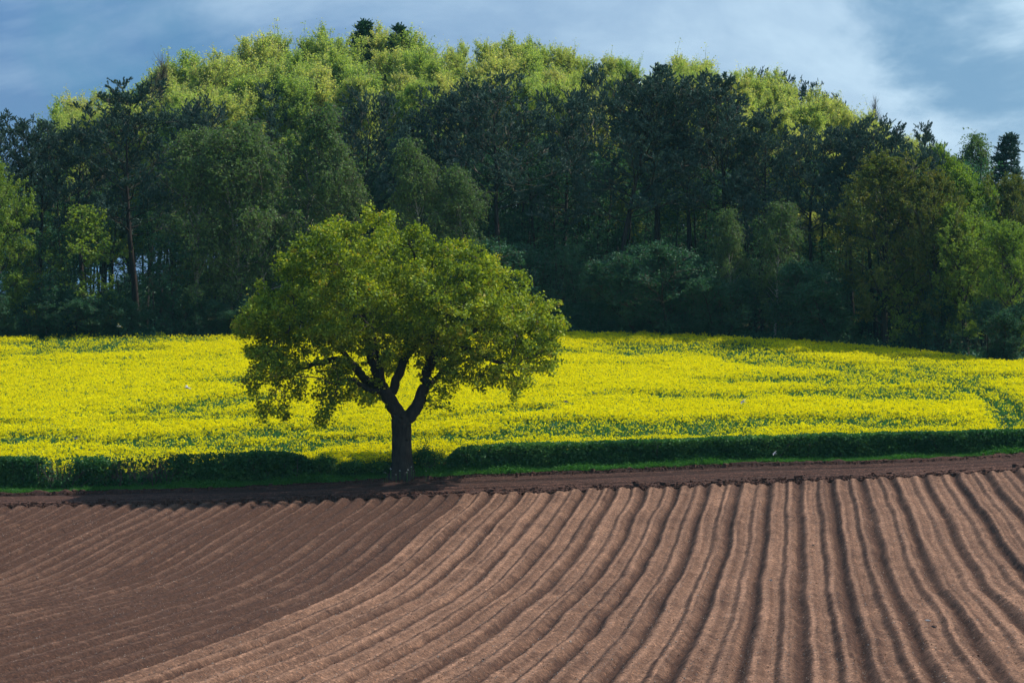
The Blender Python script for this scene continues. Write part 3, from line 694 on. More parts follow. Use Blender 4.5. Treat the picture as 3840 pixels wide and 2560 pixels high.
# ---- trees whose crowns can be told apart, front rank first: kind, variant, x, top, distance, width factor, label
FRONT = [
 ('pine', 0, -12, 262, 268, 1.0, 'dark pine cut by the left frame edge, poking above the skyline'),
 ('pine', 1, 75, 282, 270, 1.05, 'first whole dark pine at the left of the wood, thin trunk by sky gaps'),
 ('pine', 3, 185, 272, 274, 1.0, 'round-headed dark pine just left of the tallest left-hand pine'),
 ('pine', 2, 315, 186, 272, 1.15, 'tallest dark pine at the left of the wood, long straight trunk, beside the leafless tree'),
 ('pine', 0, 430, 225, 280, 1.0, 'dark pine between the tallest left-hand pine and the grey-green birches'),
 ('pine', 1, 535, 222, 296, 0.95, 'left one of two dark pine heads standing side by side above the birches'),
 ('pine', 2, 612, 193, 298, 0.95, 'right one of two dark pine heads standing side by side above the birches'),
 ('pine', 0, 812, 208, 282, 0.9, 'grey-green pine above the left half of the lone oak'),
 ('spruce', 0, 885, 290, 276, 1.1, 'very dark narrow conifer behind the weeping birch above the lone oak'),
 ('pine', 1, 985, 203, 284, 0.9, 'dark pine directly behind the rounded birch above the lone oak'),
 ('pine', 3, 1075, 188, 284, 0.9, 'dark pine head left of the broad pine in the middle of the wood'),
 ('pine', 1, 1165, 166, 276, 1.1, 'broad dark pine in mid wood, above the right side of the lone oak'),
 ('pine', 2, 1290, 205, 280, 0.95, 'lower dark pine with a lit bough, right of the broad middle pine'),
 ('pine', 2, 1352, 148, 292, 0.6, 'narrow pine spire sticking up into the lime-green crowns right of centre'),
 ('pine', 0, 1425, 178, 272, 1.15, 'big dark pine with a straight trunk right of the lone oak'),
 ('pine', 3, 1500, 158, 276, 1.1, 'greyish pine with a peaked top, left of the tall pair of dark pines'),
 ('pine', 1, 1600, 168, 276, 1.1, 'left one of the tall pair of dark pines right of centre'),
 ('pine', 0, 1668, 172, 274, 1.1, 'right one of the tall pair of dark pines right of centre'),
 ('pine', 2, 1735, 250, 272, 0.95, 'dark pine with a long bough reaching right against the lime-green slope'),
 ('pine', 3, 1870, 290, 270, 1.0, 'grey-green pine low on the lime-green slope, above the small pale-trunked birch'),
 ('pine', 0, 1955, 280, 268, 0.9, 'first dark pine behind the brown-leaved oak from the left'),
 ('pine', 1, 2015, 268, 270, 0.9, 'middle dark pine rising behind the brown-leaved oak'),
 ('pine', 2, 2068, 288, 268, 0.85, 'dark pine behind the right shoulder of the brown-leaved oak'),
 ('pine', 3, 2112, 330, 262, 0.8, 'small dark pine just left of the lone skyline pine on the right'),
 ('spruce', 0, 2290, 316, 280, 1.5, 'dark pointed spruce on the skyline near the right edge'),
 ('spruce', 0, 2335, 430, 262, 1.0, 'dark spruce in shade at the right edge below the skyline spruce'),
 ('birch', 0, 452, 292, 264, 1.15, 'grey-green weeping birch at the left of the birch group'),
 ('birch', 1, 545, 302, 262, 1.15, 'weeping birch in the middle of the left birch group'),
 ('birch', 0, 618, 278, 263, 1.1, 'tallest weeping birch of the left group, below the two dark pine heads'),
 ('birch', 1, 700, 240, 272, 1.1, 'tall mid-green tree rising behind the left birch group to the lime-green crowns'),
 ('birch', 0, 772, 330, 266, 1.0, 'shaded green birch behind the left shoulder of the lone oak'),
 ('birch', 1, 972, 322, 258, 1.0, 'rounded pale green birch right above the top of the lone oak'),
 ('birch', 0, 1085, 385, 260, 1.1, 'lower birch to the right of the rounded birch above the lone oak'),
 ('birch', 1, 1680, 482, 256, 0.95, 'small olive birch with a lit tip, left of the pale-trunked birch'),
 ('birch', 0, 1780, 466, 250, 1.1, 'olive birch whose pale leaning trunk meets the rapeseed edge'),
 ('broad', 0, 2035, 356, 252, 1.1, 'large brown-leaved oak at the right of the wood'),
 ('broad', 0, 2150, 392, 248, 0.85, 'brownish green oak joined to the right side of the large brown-leaved oak'),
 ('broad', 1, 2222, 470, 240, 1.05, 'yellow-green tree with a slender clear trunk near the right edge'),
 ('broad', 2, 2330, 508, 238, 1.0, 'yellow-green tree cut by the right edge above the rapeseed'),
 ('broad', 1, 2195, 335, 266, 0.75, 'pale bright green maple between the lone skyline pine and the spruce'),
 ('broad', 1, 2240, 385, 258, 0.9, 'yellow-green tree below the skyline spruce'),
 ('broad', 0, 2350, 398, 258, 0.8, 'brownish yellow tree at the right edge under the spruce'),
 ('birch', 1, 2212, 308, 292, 0.95, 'hazy soft green rounded tree on the skyline left of the spruce'),
 ('broad', 1, -8, 352, 262, 0.9, 'yellow-green tree cut by the left edge below the first pine'),
 ('sapling', 1, 200, 470, 262, 1.1, 'light green spreading young tree between the two thin-trunked left pines'),
 ('sapling', 0, 110, 520, 264, 1.0, 'shaded young tree at the foot of the first whole pine'),
 ('sapling', 1, 60, 560, 266, 0.9, 'young tree at the far left with sky showing between its boughs'),
 ('sapling', 0, 395, 540, 262, 1.0, 'dark young tree right of the tallest left-hand pine trunk'),
 ('birch', 0, 690, 520, 258, 0.9, 'dark green drooping tree left of the lone oak'),
 ('shrub', 0, 1225, 556, 256, 1.25, 'grey-green tall bush close to the right edge of the lone oak'),
 ('sapling', 0, 1330, 560, 268, 0.9, 'dim young tree between pine trunks right of the lone oak'),
 ('shrub', 1, 1455, 588, 258, 1.1, 'first teal bush from the left in the row under the dark pines'),
 ('shrub', 0, 1535, 562, 256, 1.25, 'tallest teal bush in the row under the dark pines'),
 ('shrub', 1, 1610, 592, 254, 1.1, 'third teal bush in the row under the dark pines'),
 ('shrub', 0, 1660, 640, 252, 1.2, 'low teal bush beside the small olive birch'),
 ('shrub', 1, 1860, 600, 254, 1.1, 'silvery green bush right of the pale-trunked birch'),
 ('shrub', 0, 1930, 620, 252, 1.1, 'dark bush beneath the left side of the brown-leaved oak'),
 ('sapling', 1, 2090, 590, 252, 1.0, 'bright leafed low tree beneath the brown-leaved oak'),
 ('shrub', 1, 2150, 660, 244, 1.1, 'lit green bush left of the slender clear trunk'),
 ('shrub', 0, 2290, 690, 240, 1.2, 'dark bush right of the slender clear trunk'),
 ('shrub', 0, 20, 668, 258, 1.5, 'dark rounded bush at the far left edge of the rapeseed'),
 ('shrub', 1, 105, 660, 259, 1.5, 'dark bush under the thin-trunked left pines'),
 ('shrub', 0, 200, 672, 260, 1.5, 'dark bush under the light green spreading young tree'),
 ('shrub', 1, 275, 690, 260, 1.3, 'dark bush just left of the tallest left-hand pine trunk'),
 ('shrub', 0, 400, 672, 262, 1.3, 'dark bush right of the tallest left-hand pine trunk'),
 ('shrub', 1, 500, 690, 263, 1.3, 'dark bush at the foot of the left birch group'),
 ('shrub', 0, 590, 680, 263, 1.3, 'dark bush left of the tip of the lone oak'),
 # far pines and firs that break the skyline
 ('fir', 0, 806, 52, 336, 1.2, 'left one of three green firs at the highest point of the skyline'),
 ('fir', 0, 843, 44, 336, 1.2, 'middle one of three green firs at the highest point of the skyline'),
 ('fir', 0, 882, 56, 336, 1.2, 'right one of three green firs at the highest point of the skyline'),
 ('pine', 2, 1180, 106, 342, 0.75, 'left one of two small dark skyline pines near the middle'),
 ('pine', 1, 1212, 100, 342, 0.75, 'right one of two small dark skyline pines near the middle'),
 ('pine', 2, 1738, 158, 338, 0.75, 'first dark pine of the skyline row on the right slope'),
 ('pine', 0, 1800, 166, 338, 0.8, 'second dark pine of the skyline row on the right slope'),
 ('pine', 1, 1840, 178, 338, 0.75, 'third and bushiest dark pine of the skyline row on the right slope'),
 ('pine', 3, 1888, 212, 334, 0.7, 'small dark pine low in the skyline row on the right slope'),
 ('pine', 2, 1918, 214, 334, 0.65, 'narrow dark pine at the lower end of the skyline row on the right slope'),
 ('pine', 2, 2137, 284, 300, 0.8, 'lone dark pine standing clear on the right skyline'),
 ('bare', 0, 342, 130, 312, 1.0, 'leafless grey tree on the skyline behind the tallest left-hand pine'),
 ('bare', 0, 2022, 222, 318, 0.6, 'thin wispy half-bare tree sticking out of the right slope'),
]
GRP = {'pine': 'dark pines of the wood', 'birch': 'birches along the wood', 'shrub': 'bushes along the foot of the wood', 'spruce': 'spruces of the wood',
       'fir': 'firs on the skyline', 'broad': 'broad-leaved trees at the wood edge', 'sapling': 'young trees under the wood', 'bare': 'leafless trees'}
for kind, v, x, top, Y, wd, lab in FRONT:
    plant(kind, v, x, top, Y, wd * (1.25 if kind == 'pine' and Y < 300 else 1), lab, GRP[kind])
SKY = [(100, 246), (150, 226), (228, 205), (300, 200), (392, 168), (450, 126), (498, 112), (542, 92), (598, 86), (650, 92), (702, 78), (765, 74), (925, 74), (962, 68), (1022, 104),
       (1080, 90), (1132, 90), (1222, 92), (1272, 108), (1340, 124), (1400, 138), (1455, 145), (1526, 122), (1600, 150), (1652, 154), (1740, 152), (1790, 182),
       (1835, 206), (1880, 232), (1935, 250), (1990, 258), (2055, 286), (2095, 312), (2170, 345)]
ORD = ['first', 'second', 'third', 'fourth', 'fifth', 'sixth', 'seventh', 'eighth', 'ninth', 'tenth', 'eleventh', 'twelfth', 'thirteenth', 'fourteenth', 'fifteenth',
       'sixteenth', 'seventeenth', 'eighteenth', 'nineteenth', 'twentieth', 'twenty-first', 'twenty-second', 'twenty-third', 'twenty-fourth', 'twenty-fifth', 'twenty-sixth',
       'twenty-seventh', 'twenty-eighth', 'twenty-ninth', 'thirtieth', 'thirty-first', 'thirty-second', 'thirty-third', 'thirty-fourth', 'thirty-fifth', 'thirty-sixth', 'thirty-seventh', 'thirty-eighth', 'thirty-ninth', 'fortieth', 'forty-first', 'forty-second', 'forty-third']
def bright_row(xs_tops, Y0, dY, w, phrase, group):
    for k, (x, top) in enumerate(xs_tops):
        Xn = pt(x * k2, 0, 340)[0]
        Y = Y0 - 28 * min(1, abs(Xn + 8) / 55) + trng.uniform(-dY, dY)
        plant('beech', trng.randrange(4), x, top, Y, w * trng.uniform(0.9, 1.15), ORD[k] + phrase, group)
sx = np.array([a for a, b in SKY]); sy = np.array([b for a, b in SKY])
row1 = [(x + trng.uniform(-8, 8), float(np.interp(x, sx, sy)) + trng.uniform(-4, 14) + (10 if x < 250 else 0)) for x in list(range(100, 2180, 51))]
bright_row(row1, 342, 5, 1.15, ' sunlit lime-green beech from the left along the skyline', 'lime-green beeches along the skyline')
row2 = [(x, float(np.interp(x, sx, sy)) + trng.uniform(34, 56)) for x in range(128, 2130, 57)]
bright_row(row2, 327, 4, 1.2, ' lime-green beech from the left in the rank just below the skyline crowns', 'lime-green beeches below the skyline')
row3 = [(x, float(np.interp(x, sx, sy)) + trng.uniform(80, 110)) for x in range(395, 2060, 66)]
bright_row(row3, 310, 4, 1.2, ' yellow-green beech from the left in the lowest rank, just above the dark pines', 'yellow-green beeches above the dark pines')

# the dim inside of the wood, one mass: poles and leafy undergrowth between the trees
def inner_proto(seed, H, n, crown0):
    rng = np.random.default_rng(seed); b = Bag()
    P = grow(np.zeros((1, 3)), np.array([[0, 0, 1.0]]), np.array([H]), 6, 0.05, 0.03, rng)
    tubes(b, P, np.linspace(0.16, 0.03, 7)[None], 6, 2)
    m = n // 40
    az = rng.uniform(0, 6.28, m); t = rng.uniform(crown0, 1, m); L = rng.uniform(1.2, 3.2, m)
    S = np.stack([0 * t, 0 * t, t * H], -1); D = np.stack([np.cos(az), np.sin(az), rng.uniform(-.1, .5, m)], -1)
    Q = grow(S, D, L, 4, 0.0, 0.1, rng); tubes(b, Q, np.tile(np.linspace(0.035, 0.012, 5), (m, 1)), 3, 2)
    u = rng.random((m, 40)) * 3.2 + 0.8; i = np.minimum(u.astype(int), 3); f = (u - i)[..., None]; r = np.arange(m)[:, None]
    C = (Q[r, i] * (1 - f) + Q[r, i + 1] * f).reshape(-1, 3) + rng.normal(size=(m * 40, 3)) * np.array([0.35, 0.35, 0.16])
    leaves(b, C, 0.20, 0.14, rng, up=0.9, m=0)
    return b
irng = np.random.default_rng(77)
ips = [inner_proto(1, 14, 1500, 0.45), inner_proto(2, 9, 1300, 0.3), inner_proto(3, 16, 1000, 0.65), inner_proto(4, 5, 2200, 0.05)]
n_ = 900
ix = irng.uniform(-60, 60, n_); iy = irng.uniform(262, 330, n_)
iy = np.maximum(iy, rape_far(ix) + 13 + irng.random(n_) * 6)
okk = (np.abs(ix) < iy * 0.19 + 3) & ~((ix < -22) & (irng.random(n_) < 0.45))
ix, iy = ix[okk], iy[okk]
o = scatter('woodland_interior', ips, np.c_[ix, iy, T(ix, iy) - 0.2], irng.integers(0, 4, len(ix)), irng.uniform(0, 6.28, len(ix)), irng.uniform(0.75, 1.15, len(ix)), [M_SHRUBLEAF, M_TWIG, M_BARK])
tag(o, 'dim interior of the wood with poles and leafy undergrowth between the trees', 'woodland')

# low bramble scrub along the foot of the wood
def scrub_proto(seed):
    rng = np.random.default_rng(seed); b = Bag(); n = 420
    C = rng.normal(size=(n, 3)) * np.array([0.7, 0.6, 0.42]); C[:, 2] = np.abs(C[:, 2]) * 1.1 + 0.05
    leaves(b, C, 0.17, 0.13, rng, up=0.8, m=0); return b
n_ = 1500
ix = irng.uniform(-56, 56, n_); iy = rape_far(ix) + np.abs(irng.normal(size=n_)) * 3.2 + 0.7
o = scatter('bramble_scrub', [scrub_proto(1), scrub_proto(2)], np.c_[ix, iy, T(ix, iy) - 0.1], irng.integers(0, 2, n_), irng.uniform(0, 6.28, n_), irng.uniform(0.6, 1.5, n_), [M_SHRUBLEAF])
tag(o, 'dark low scrub between the rapeseed and the foot of the wood', 'scrub')

# ------------------------------------------------------------------ the lone oak
OX, OY = (402.0 - 512) / F * 177.3, 177.3
OZ = T1(OX, OY)
def oc(xc, yc, y=0.0):           # enlarged view of the oak -> metres from its foot
    return ((xc - 940) / 89.2, y, (1450 - yc) / 89.2 + 0.0)
OUT = [(45,625),(130,520),(160,470),(230,430),(295,430),(275,370),(290,290),(280,240),(350,215),(440,190),(500,140),(540,100),(620,100),(670,65),(760,50),(860,52),(960,70),(1000,120),(1070,135),(1120,165),(1180,205),(1270,215),(1340,250),(1410,280),(1470,350),(1550,365),(1600,420),(1660,460),(1680,500),(1730,510),(1735,570),(1790,630),(1770,700),(1745,780),(1740,880),(1690,900),(1640,870),(1610,960),(1590,1010),(1540,1020),(1500,960),(1420,930),(1350,990),(1250,960),(1200,1040),(1160,1110),(1120,1030),(1075,960),(1040,860),(1000,800),(960,880),(930,1000),(890,1040),(840,1010),(790,1080),(760,1020),(700,1070),(600,1030),(560,1130),(515,1200),(490,1110),(500,1050),(430,1030),(380,1030),(320,1100),(240,1140),(150,1140),(140,1050),(110,960),(120,850),(100,780),(180,720),(100,680),(50,650)]
poly = np.array([oc(x, y)[::2] for x, y in OUT])
def inside_poly(x, z):
    c = np.zeros(len(x), bool); n = len(poly)
    for i in range(n):
        x0, z0 = poly[i]; x1, z1 = poly[(i + 1) % n]
        k = ((z0 > z) != (z1 > z)) & (x < (x1 - x0) * (z - z0) / (z1 - z0 + 1e-12) + x0)
        c ^= k
    return c
org = np.random.default_rng(42)
def crown_samples(n):
    x = org.uniform(poly[:, 0].min(), poly[:, 0].max(), n); z = org.uniform(poly[:, 1].min(), poly[:, 1].max(), n)
    k = inside_poly(x, z); x, z = x[k], z[k]
    d = pdist_seg(x, z, [tuple(p) for p in poly] + [tuple(poly[0])])
    half = np.minimum(7.8, 3.1 * np.sqrt(d)) * np.clip((z - 2.0) / 4.5, 0.45, 1)
    u = org.uniform(-1, 1, len(x)); y = np.sign(u) * np.abs(u) ** 0.6 * half
    yc = 1450 - z * 89.2
    keepp = org.random(len(x)) < np.where(yc < 720, 1.0, np.clip(1.0 - (yc - 720) / 300, 0.38, 1))
    return np.stack([x, y, z], -1)[keepp]
cc = crown_samples(1900)[:620]                 # middles of the leaf clumps
DROOP = [(520,1090),(520,1150),(515,1190),(600,1040),(560,1080),(200,1080),(260,1110),(320,1060),(180,1120),(150,1000),(140,900),(240,1020),(380,990),(300,960),(440,950),(430,1010),(700,1040),(780,1050),(860,1040),(1150,1020),(1160,1080),(1130,980),(1200,1000),(1250,930),(1350,930),(1350,980),(1440,900),(1500,930),(1540,960),(1550,1005),(1600,920),(1610,960),(1690,860),(1730,860),(1660,800),(1740,780),(120,760),(70,640),(1780,640)]
dr = np.array([oc(x, y, org.uniform(-3.2, 3.2)) for x, y in DROOP])
cc = np.concatenate([cc, dr])
sg_ = np.r_[np.ones(len(cc) - len(dr)), np.full(len(dr), 0.7)][:, None, None]
att = (cc[:, None] + org.normal(size=(len(cc), 8, 3)) * np.array([0.30, 0.30, 0.22]) * sg_).reshape(-1, 3)
LIMBS = [
 [(940,1450,0,.72),(939,1400,0,.60),(938,1340,0,.55),(940,1260,0,.53),(938,1190,0,.56),(930,1130,0,.55)],
 [(930,1130,0,.46),(885,1060,0,.42),(850,1000,0,.38),(830,970,.1,.34),(740,930,.3,.27),(700,880,.4,.24),(640,840,.5,.21),(560,830,.7,.18),(440,860,.8,.14),(340,900,.9,.10),(250,940,1,.06)],
 [(850,1000,0,.32),(805,900,-.3,.27),(780,820,-.6,.25),(760,700,-.9,.21),(740,600,-1.1,.17),(700,480,-1,.12),(680,330,-1,.07)],
 [(862,1030,0,.30),(895,975,.2,.28),(925,900,.4,.26),(950,830,.6,.25),(990,770,.8,.23),(1035,735,1,.20),(1060,620,1.2,.17),(1040,470,1,.12),(1000,250,.8,.06)],
 [(850,1000,0,.2),(760,985,-.8,.15),(680,930,-1.6,.12),(590,960,-2.4,.08)],
 [(938,1150,0,.42),(985,1130,0,.40),(1025,1060,0,.37),(1060,970,0,.34),(1070,900,0,.32),(1090,850,0,.30),(1150,800,-.5,.24),(1250,770,-1,.2),(1350,790,-1.3,.16),(1420,830,-1.5,.13),(1500,860,-1.6,.09),(1540,920,-1.6,.05)],
 [(1070,900,0,.28),(1125,780,.5,.24),(1150,680,1,.2),(1200,550,1.4,.16),(1250,400,1.5,.09)],
 [(1060,970,0,.2),(1110,940,.8,.16),(1170,870,1.5,.13),(1300,820,2.4,.08)],
 [(1090,850,0,.2),(1110,700,-1.6,.13),(1140,580,-3,.06)],
 [(850,1000,0,.2),(830,850,-1.8,.13),(800,680,-3.4,.06)],
 [(1090,850,0,.22),(1070,720,2.4,.18),(1080,560,4.6,.12),(1060,430,5.8,.06)],
 [(830,970,0,.22),(800,820,2.4,.18),(700,650,4.6,.12),(620,520,5.6,.06)],
 [(1150,800,-.5,.2),(1300,690,.5,.16),(1430,600,1,.12),(1560,560,1,.06)],
 [(740,930,.3,.18),(600,760,-.5,.15),(460,660,-1,.11),(300,580,-1,.06)],
]
nodes = []; par = []; fixr = []
def near_node(p):
    if not nodes: return -1
    a = np.array(nodes); return int(np.argmin(((a - p) ** 2).sum(1)))
for L_ in LIMBS:
    prev = -1
    for k, (xc, yc, yy, r) in enumerate(L_):
        p = np.array(oc(xc, yc, yy))
        if k == 0:
            prev = near_node(p)
            if prev >= 0: continue
            nodes.append(p); par.append(-1); fixr.append(r); prev = 0; continue
        q = nodes[prev]; r0_ = fixr[prev]; m = max(1, int(np.linalg.norm(p - q) / 0.33))
        for s in range(1, m + 1):
            f = s / m
            nodes.append(q + (p - q) * f + org.normal(size=3) * (0.02 if xc < 960 and yc > 1100 else 0.05)); par.append(prev); fixr.append(min(r0_, r0_ + (r - r0_) * f) if k > 1 else min(r0_, r)); prev = len(nodes) - 1
nfix = len(nodes)
# grow branches towards the leaf clumps
N_ = np.array(nodes); alive = np.ones(len(att), bool)
bd = np.full(len(att), 1e9); bi = np.zeros(len(att), int)
def upd(lo):
    global bd, bi
    seg = N_[lo:]
    for c in range(0, len(seg), 400):
        d = ((att[:, None] - seg[None, c:c + 400]) ** 2).sum(-1); j = d.argmin(1); dm = d[np.arange(len(att)), j]
        b_ = dm < bd; bd[b_] = dm[b_]; bi[b_] = j[b_] + lo + c
upd(0)
for it in range(95):
    A_ = np.where(alive)[0]
    if not len(A_): break
    own = bi[A_]; dv = unit(att[A_] - N_[own])
    us, inv = np.unique(own, return_inverse=True)
    acc = np.zeros((len(us), 3)); np.add.at(acc, inv, dv)
    new = N_[us] + unit(unit(acc) + org.normal(size=acc.shape) * 0.25) * 0.30
    lo = len(N_); par += list(us); N_ = np.concatenate([N_, new]); upd(lo)
    alive &= bd > 0.30 ** 2
    if len(N_) > 9500: break
par = np.array(par)
# radii from the number of tips carried
wgt = np.zeros(len(N_)); ch = np.bincount(par[par >= 0], minlength=len(N_))
wgt[ch == 0] = 1
for i in range(len(N_) - 1, 0, -1):
    wgt[par[i]] += wgt[i]
Rn = 0.011 * np.maximum(wgt, 1) ** 0.44
Rn[:nfix] = np.maximum(Rn[:nfix] * 0.6, np.array(fixr))
Rn = np.minimum(Rn, 0.8)
oak = thing('oak_tree', 'lone spreading oak with fresh yellow-green leaves at the gap in the hedge', 'tree', (OX, OY, OZ))
oak.scale = (1.02, 1.02, 1.02)
big = Bag(); tw = Bag()
tmax = 20
e = np.arange(1, len(N_)); P_ = np.stack([N_[par[e]] - (N_[e] - N_[par[e]]) * 0.12, N_[e]], 1); R_ = np.stack([Rn[par[e]], Rn[e]], 1)
R_[:, 0] = np.minimum(R_[:, 0], np.maximum(R_[:, 1] * 1.6, R_[:, 1] + 0.02))
is_tr = (e < nfix)
isb = (Rn[e] > 0.045) & ~is_tr
def smooth_line(pts, per=4):
    p = np.array(pts); p = np.concatenate([2 * p[:1] - p[1:2], p, 2 * p[-1:] - p[-2:-1]]); out = []
    for i in range(1, len(p) - 2):
        for t in np.arange(per) / per:
            out.append(0.5 * (2 * p[i] + (p[i + 1] - p[i - 1]) * t + (2 * p[i - 1] - 5 * p[i] + 4 * p[i + 1] - p[i + 2]) * t * t + (3 * p[i] - p[i - 1] - 3 * p[i + 1] + p[i + 2]) * t ** 3))
    out.append(p[-2]); return np.array(out)
for L_ in LIMBS[1:]:
    q = smooth_line([(*oc(xc, yc, yy), r) for xc, yc, yy, r in L_])
    q[1:, :3] += org.normal(size=(len(q) - 1, 3)) * np.minimum(0.03, q[1:, 3:4] * 0.15)
    tubes(big, q[None, :, :3], np.maximum(q[None, :, 3], 0.02), 12, 0, 0.05, org)
# the trunk is one rugged lathe with root flare
tz = np.array([-0.5, 0, 0.15, 0.4, 0.8, 1.3, 1.9, 2.5, 3.0, 3.4, 3.75])
tx = np.interp(tz, [0, 1.2, 2.1, 2.9, 3.7], [0, -.02, 0, -.02, -.1])
trr = np.interp(tz, [-0.5, 0, 0.15, 0.4, 0.8, 1.3, 2.1, 2.9, 3.4, 3.75], [1.12, .95, .82, .72, .64, .60, .565, .60, .60, .42])
Pt = np.stack([tx, 0 * tx, tz], -1)[None]
tb = Bag(); tubes(tb, Pt, trr[None], 22, 0, 0.035, org)
vv = tb.V[0]; an = np.arctan2(vv[:, 1], vv[:, 0]); fl = np.clip(1 - vv[:, 2] / 1.0, 0, 1.4)[:, None]
vv[:, :2] *= 1 + fl * 0.16 * np.sin(an * 5 + 1)[:, None] + 0.03 * np.sin(an * 9)[:, None]
# burrs by the fork
def lump(b, c, r, rng, n=8):
    th = np.linspace(0, np.pi, n)[1:-1]; Pn = np.array([[c[0], c[1], c[2] - r * math.cos(t)] for t in th])[None]
    tubes(b, Pn, (r * np.sin(th))[None], 8, 0, 0.15, rng)
for c, r in (((0.22, -0.52, 3.0), .17), ((0.40, -0.45, 3.15), .13), ((-.1, -.55, 3.3), .15), ((.3, -.5, 2.2), .10), ((.05, -.6, 3.55), .12), ((-.5, -.4, 3.6), .13)):
    lump(tb, c, r, org)
obj('trunk', tb.mesh('trunk', [M_BARK], True), oak)
tubes(big, P_[isb], R_[isb], 8, 0, 0.06, org)
obj('limbs', big.mesh('limbs', [M_BARK], True), oak)
ist = ~isb & ~is_tr
tubes(tw, P_[ist], np.minimum(R_[ist], 0.05), 3, 1)
tips = np.where((Rn < 0.045) & (np.arange(len(N_)) >= nfix) & (wgt <= 9))[0]
tb_ = wgt[tips]
per = np.where(tb_ <= 2, 25, 9)
per = np.where(N_[tips, 2] < 6.3, (per * 0.6).astype(int), per)
own = np.repeat(tips, per)
C = N_[own] + org.normal(size=(len(own), 3)) * np.array([0.17, 0.17, 0.13])
C[:, 2] -= 0.03
clt = org.normal(size=len(N_)) * 0.17
reg = 0.14 * vnoise(C[:, 0] * 0.5 + 40, C[:, 2] * 0.5 + 40, 7)
red = np.clip((-(C[:, 0] + 5.5)) / 4, 0, 1) * 0.14          # browner young leaves on the left side
tint = np.clip(0.45 + clt[own] + reg + red + org.normal(size=len(own)) * 0.15, 0, 1)
leaves(tw, C, 0.185, 0.125, org, up=0.8, m=0, tint=tint)
obj('crown', tw.mesh('crown', [M_OAKLEAF, M_TWIG]), oak)
print('oak nodes', len(N_), 'leaves', len(own))

# ------------------------------------------------------------------ hedges
hrng = np.random.default_rng(9)
def hedge(name, label, x0, x1, h_of, dens, base_of=None, leafm=None, thick=0.75, stems_per_m=5.0, group=None, cat='hedge'):
    """clipped hedge between two X positions; h_of(X) height, dens(X) 0..1 leafiness"""
    xm = 0.5 * (x0 + x1); ym = hedge_line(xm) if base_of is None else base_of(xm); zm = T1(xm, ym)
    th = thing(name, label, cat, (xm, ym, zm), group)
    L = x1 - x0
    n = int(L * 1900)
    x = hrng.uniform(x0, x1, n); hh_ = h_of(x)
    zf = hrng.random(n) ** 0.85; y = (hrng.beta(0.9, 0.9, n) - 0.5) * 2 * thick
    dn = dens(x, zf)
    kk = hrng.random(n) < dn
    x, zf, y, hh_ = x[kk], zf[kk], y[kk], hh_[kk]
    yy = (hedge_line(x) if base_of is None else base_of(x))
    y = y * (1 + 0.22 * vnoise(x * 1.3, zf * 3, 55))
    z = 0.08 + zf * (hh_ - 0.08) * (1 + 0.035 * vnoise(x * 3, y * 3, 51) + 0.03 * vnoise(x * 0.7, y, 52))
    C = np.stack([x - xm, yy + y - ym, T(x, yy) + z - zm], -1)
    b = Bag(); tn = np.clip(0.42 + 0.35 * vnoise(x * 0.55, zf * 1.2, 58) + 0.2 * vnoise(x * 2.3, zf * 4, 56) + hrng.normal(size=len(x)) * 0.15, 0, 1)
    leaves(b, C, 0.15, 0.115, hrng, up=0.3, m=0, tint=tn)
    core = (np.abs(y) < thick * 0.45) & (hrng.random(len(y)) < 0.45) & (zf < 0.9)
    leaves(b, C[core], 0.34, 0.26, hrng, m=0)
    obj('foliage', b.mesh('foliage', [leafm or M_HEDGELEAF]), th)
    s = Bag(); ns = int(L * stems_per_m)
    xs_ = hrng.uniform(x0, x1, ns); yb = (hedge_line(xs_) if base_of is None else base_of(xs_)); hs = h_of(xs_) * 0.97
    S = np.stack([xs_ - xm, yb - ym + hrng.normal(size=ns) * 0.15, T(xs_, yb) - zm - 0.1], -1)
    D = np.stack([hrng.normal(size=ns) * 0.3, hrng.normal(size=ns) * 0.2, np.ones(ns)], -1)
    Ps = grow(S, D, hs, 4, 0.05, 0.13, hrng); tubes(s, Ps, np.tile(np.linspace(0.035, 0.012, 5), (ns, 1)), 3, 0)
    S2, D2, _ = spawn(Ps, 3, 0.2, 0.9, 0.6, hrng); P2 = grow(S2, D2, np.full(len(S2), 0.55), 2, 0.15, 0.15, hrng)
    P2[..., 2] = np.minimum(P2[..., 2], (T(P2[..., 0] + xm, P2[..., 1] + ym) - zm) + h_of(P2[..., 0] + xm) * 0.99)
    tubes(s, P2, np.tile(np.array([0.012, 0.010, 0.007]), (len(P2), 1)), 3, 0)
    tag(obj('stems', s.mesh('stems', [M_TWIG]), th), kind='stuff')
    return th
def xpx(p, Y=180.0):
    return (p * k2 - 512) / F * Y
def top_height(X, line):
    """height that brings the clipped top to a line of the 2352 px view"""
    Yh = hedge_line(X); px = X / Yh * F + 512
    yt = np.interp(px / k2, [a for a, b in line], [b for a, b in line]) * k2
    return -(yt - YH) / F * Yh - T(X, Yh)
def hl_left(X):
    p = top_height(X, [(-80, 1049), (0, 1048), (300, 1045), (600, 1035), (670, 1037), (700, 1046), (722, 1064)]); return p + 0.03 * vnoise(X * 1.1, X * 0, 3)
def d_left(X, zf):
    px = (X * F / 180 + 512) / k2
    bare = np.maximum(np.exp(-((px - 150) / 46.) ** 4), np.exp(-((px - 330) / 88.) ** 4))
    thin = np.exp(-((px - 835) / 50.) ** 4)
    thin = np.exp(-((px - 490) / 60.) ** 4)
    v = 1 - 0.93 * bare * np.clip(zf * 5 - 0.3, 0, 1) - 0.72 * thin * np.clip((zf - 0.45) * 4, 0, 1)
    v = v * (1 + 0.22 * vnoise(X * 0.8, zf * 2, 57)) * 0.85
    return v
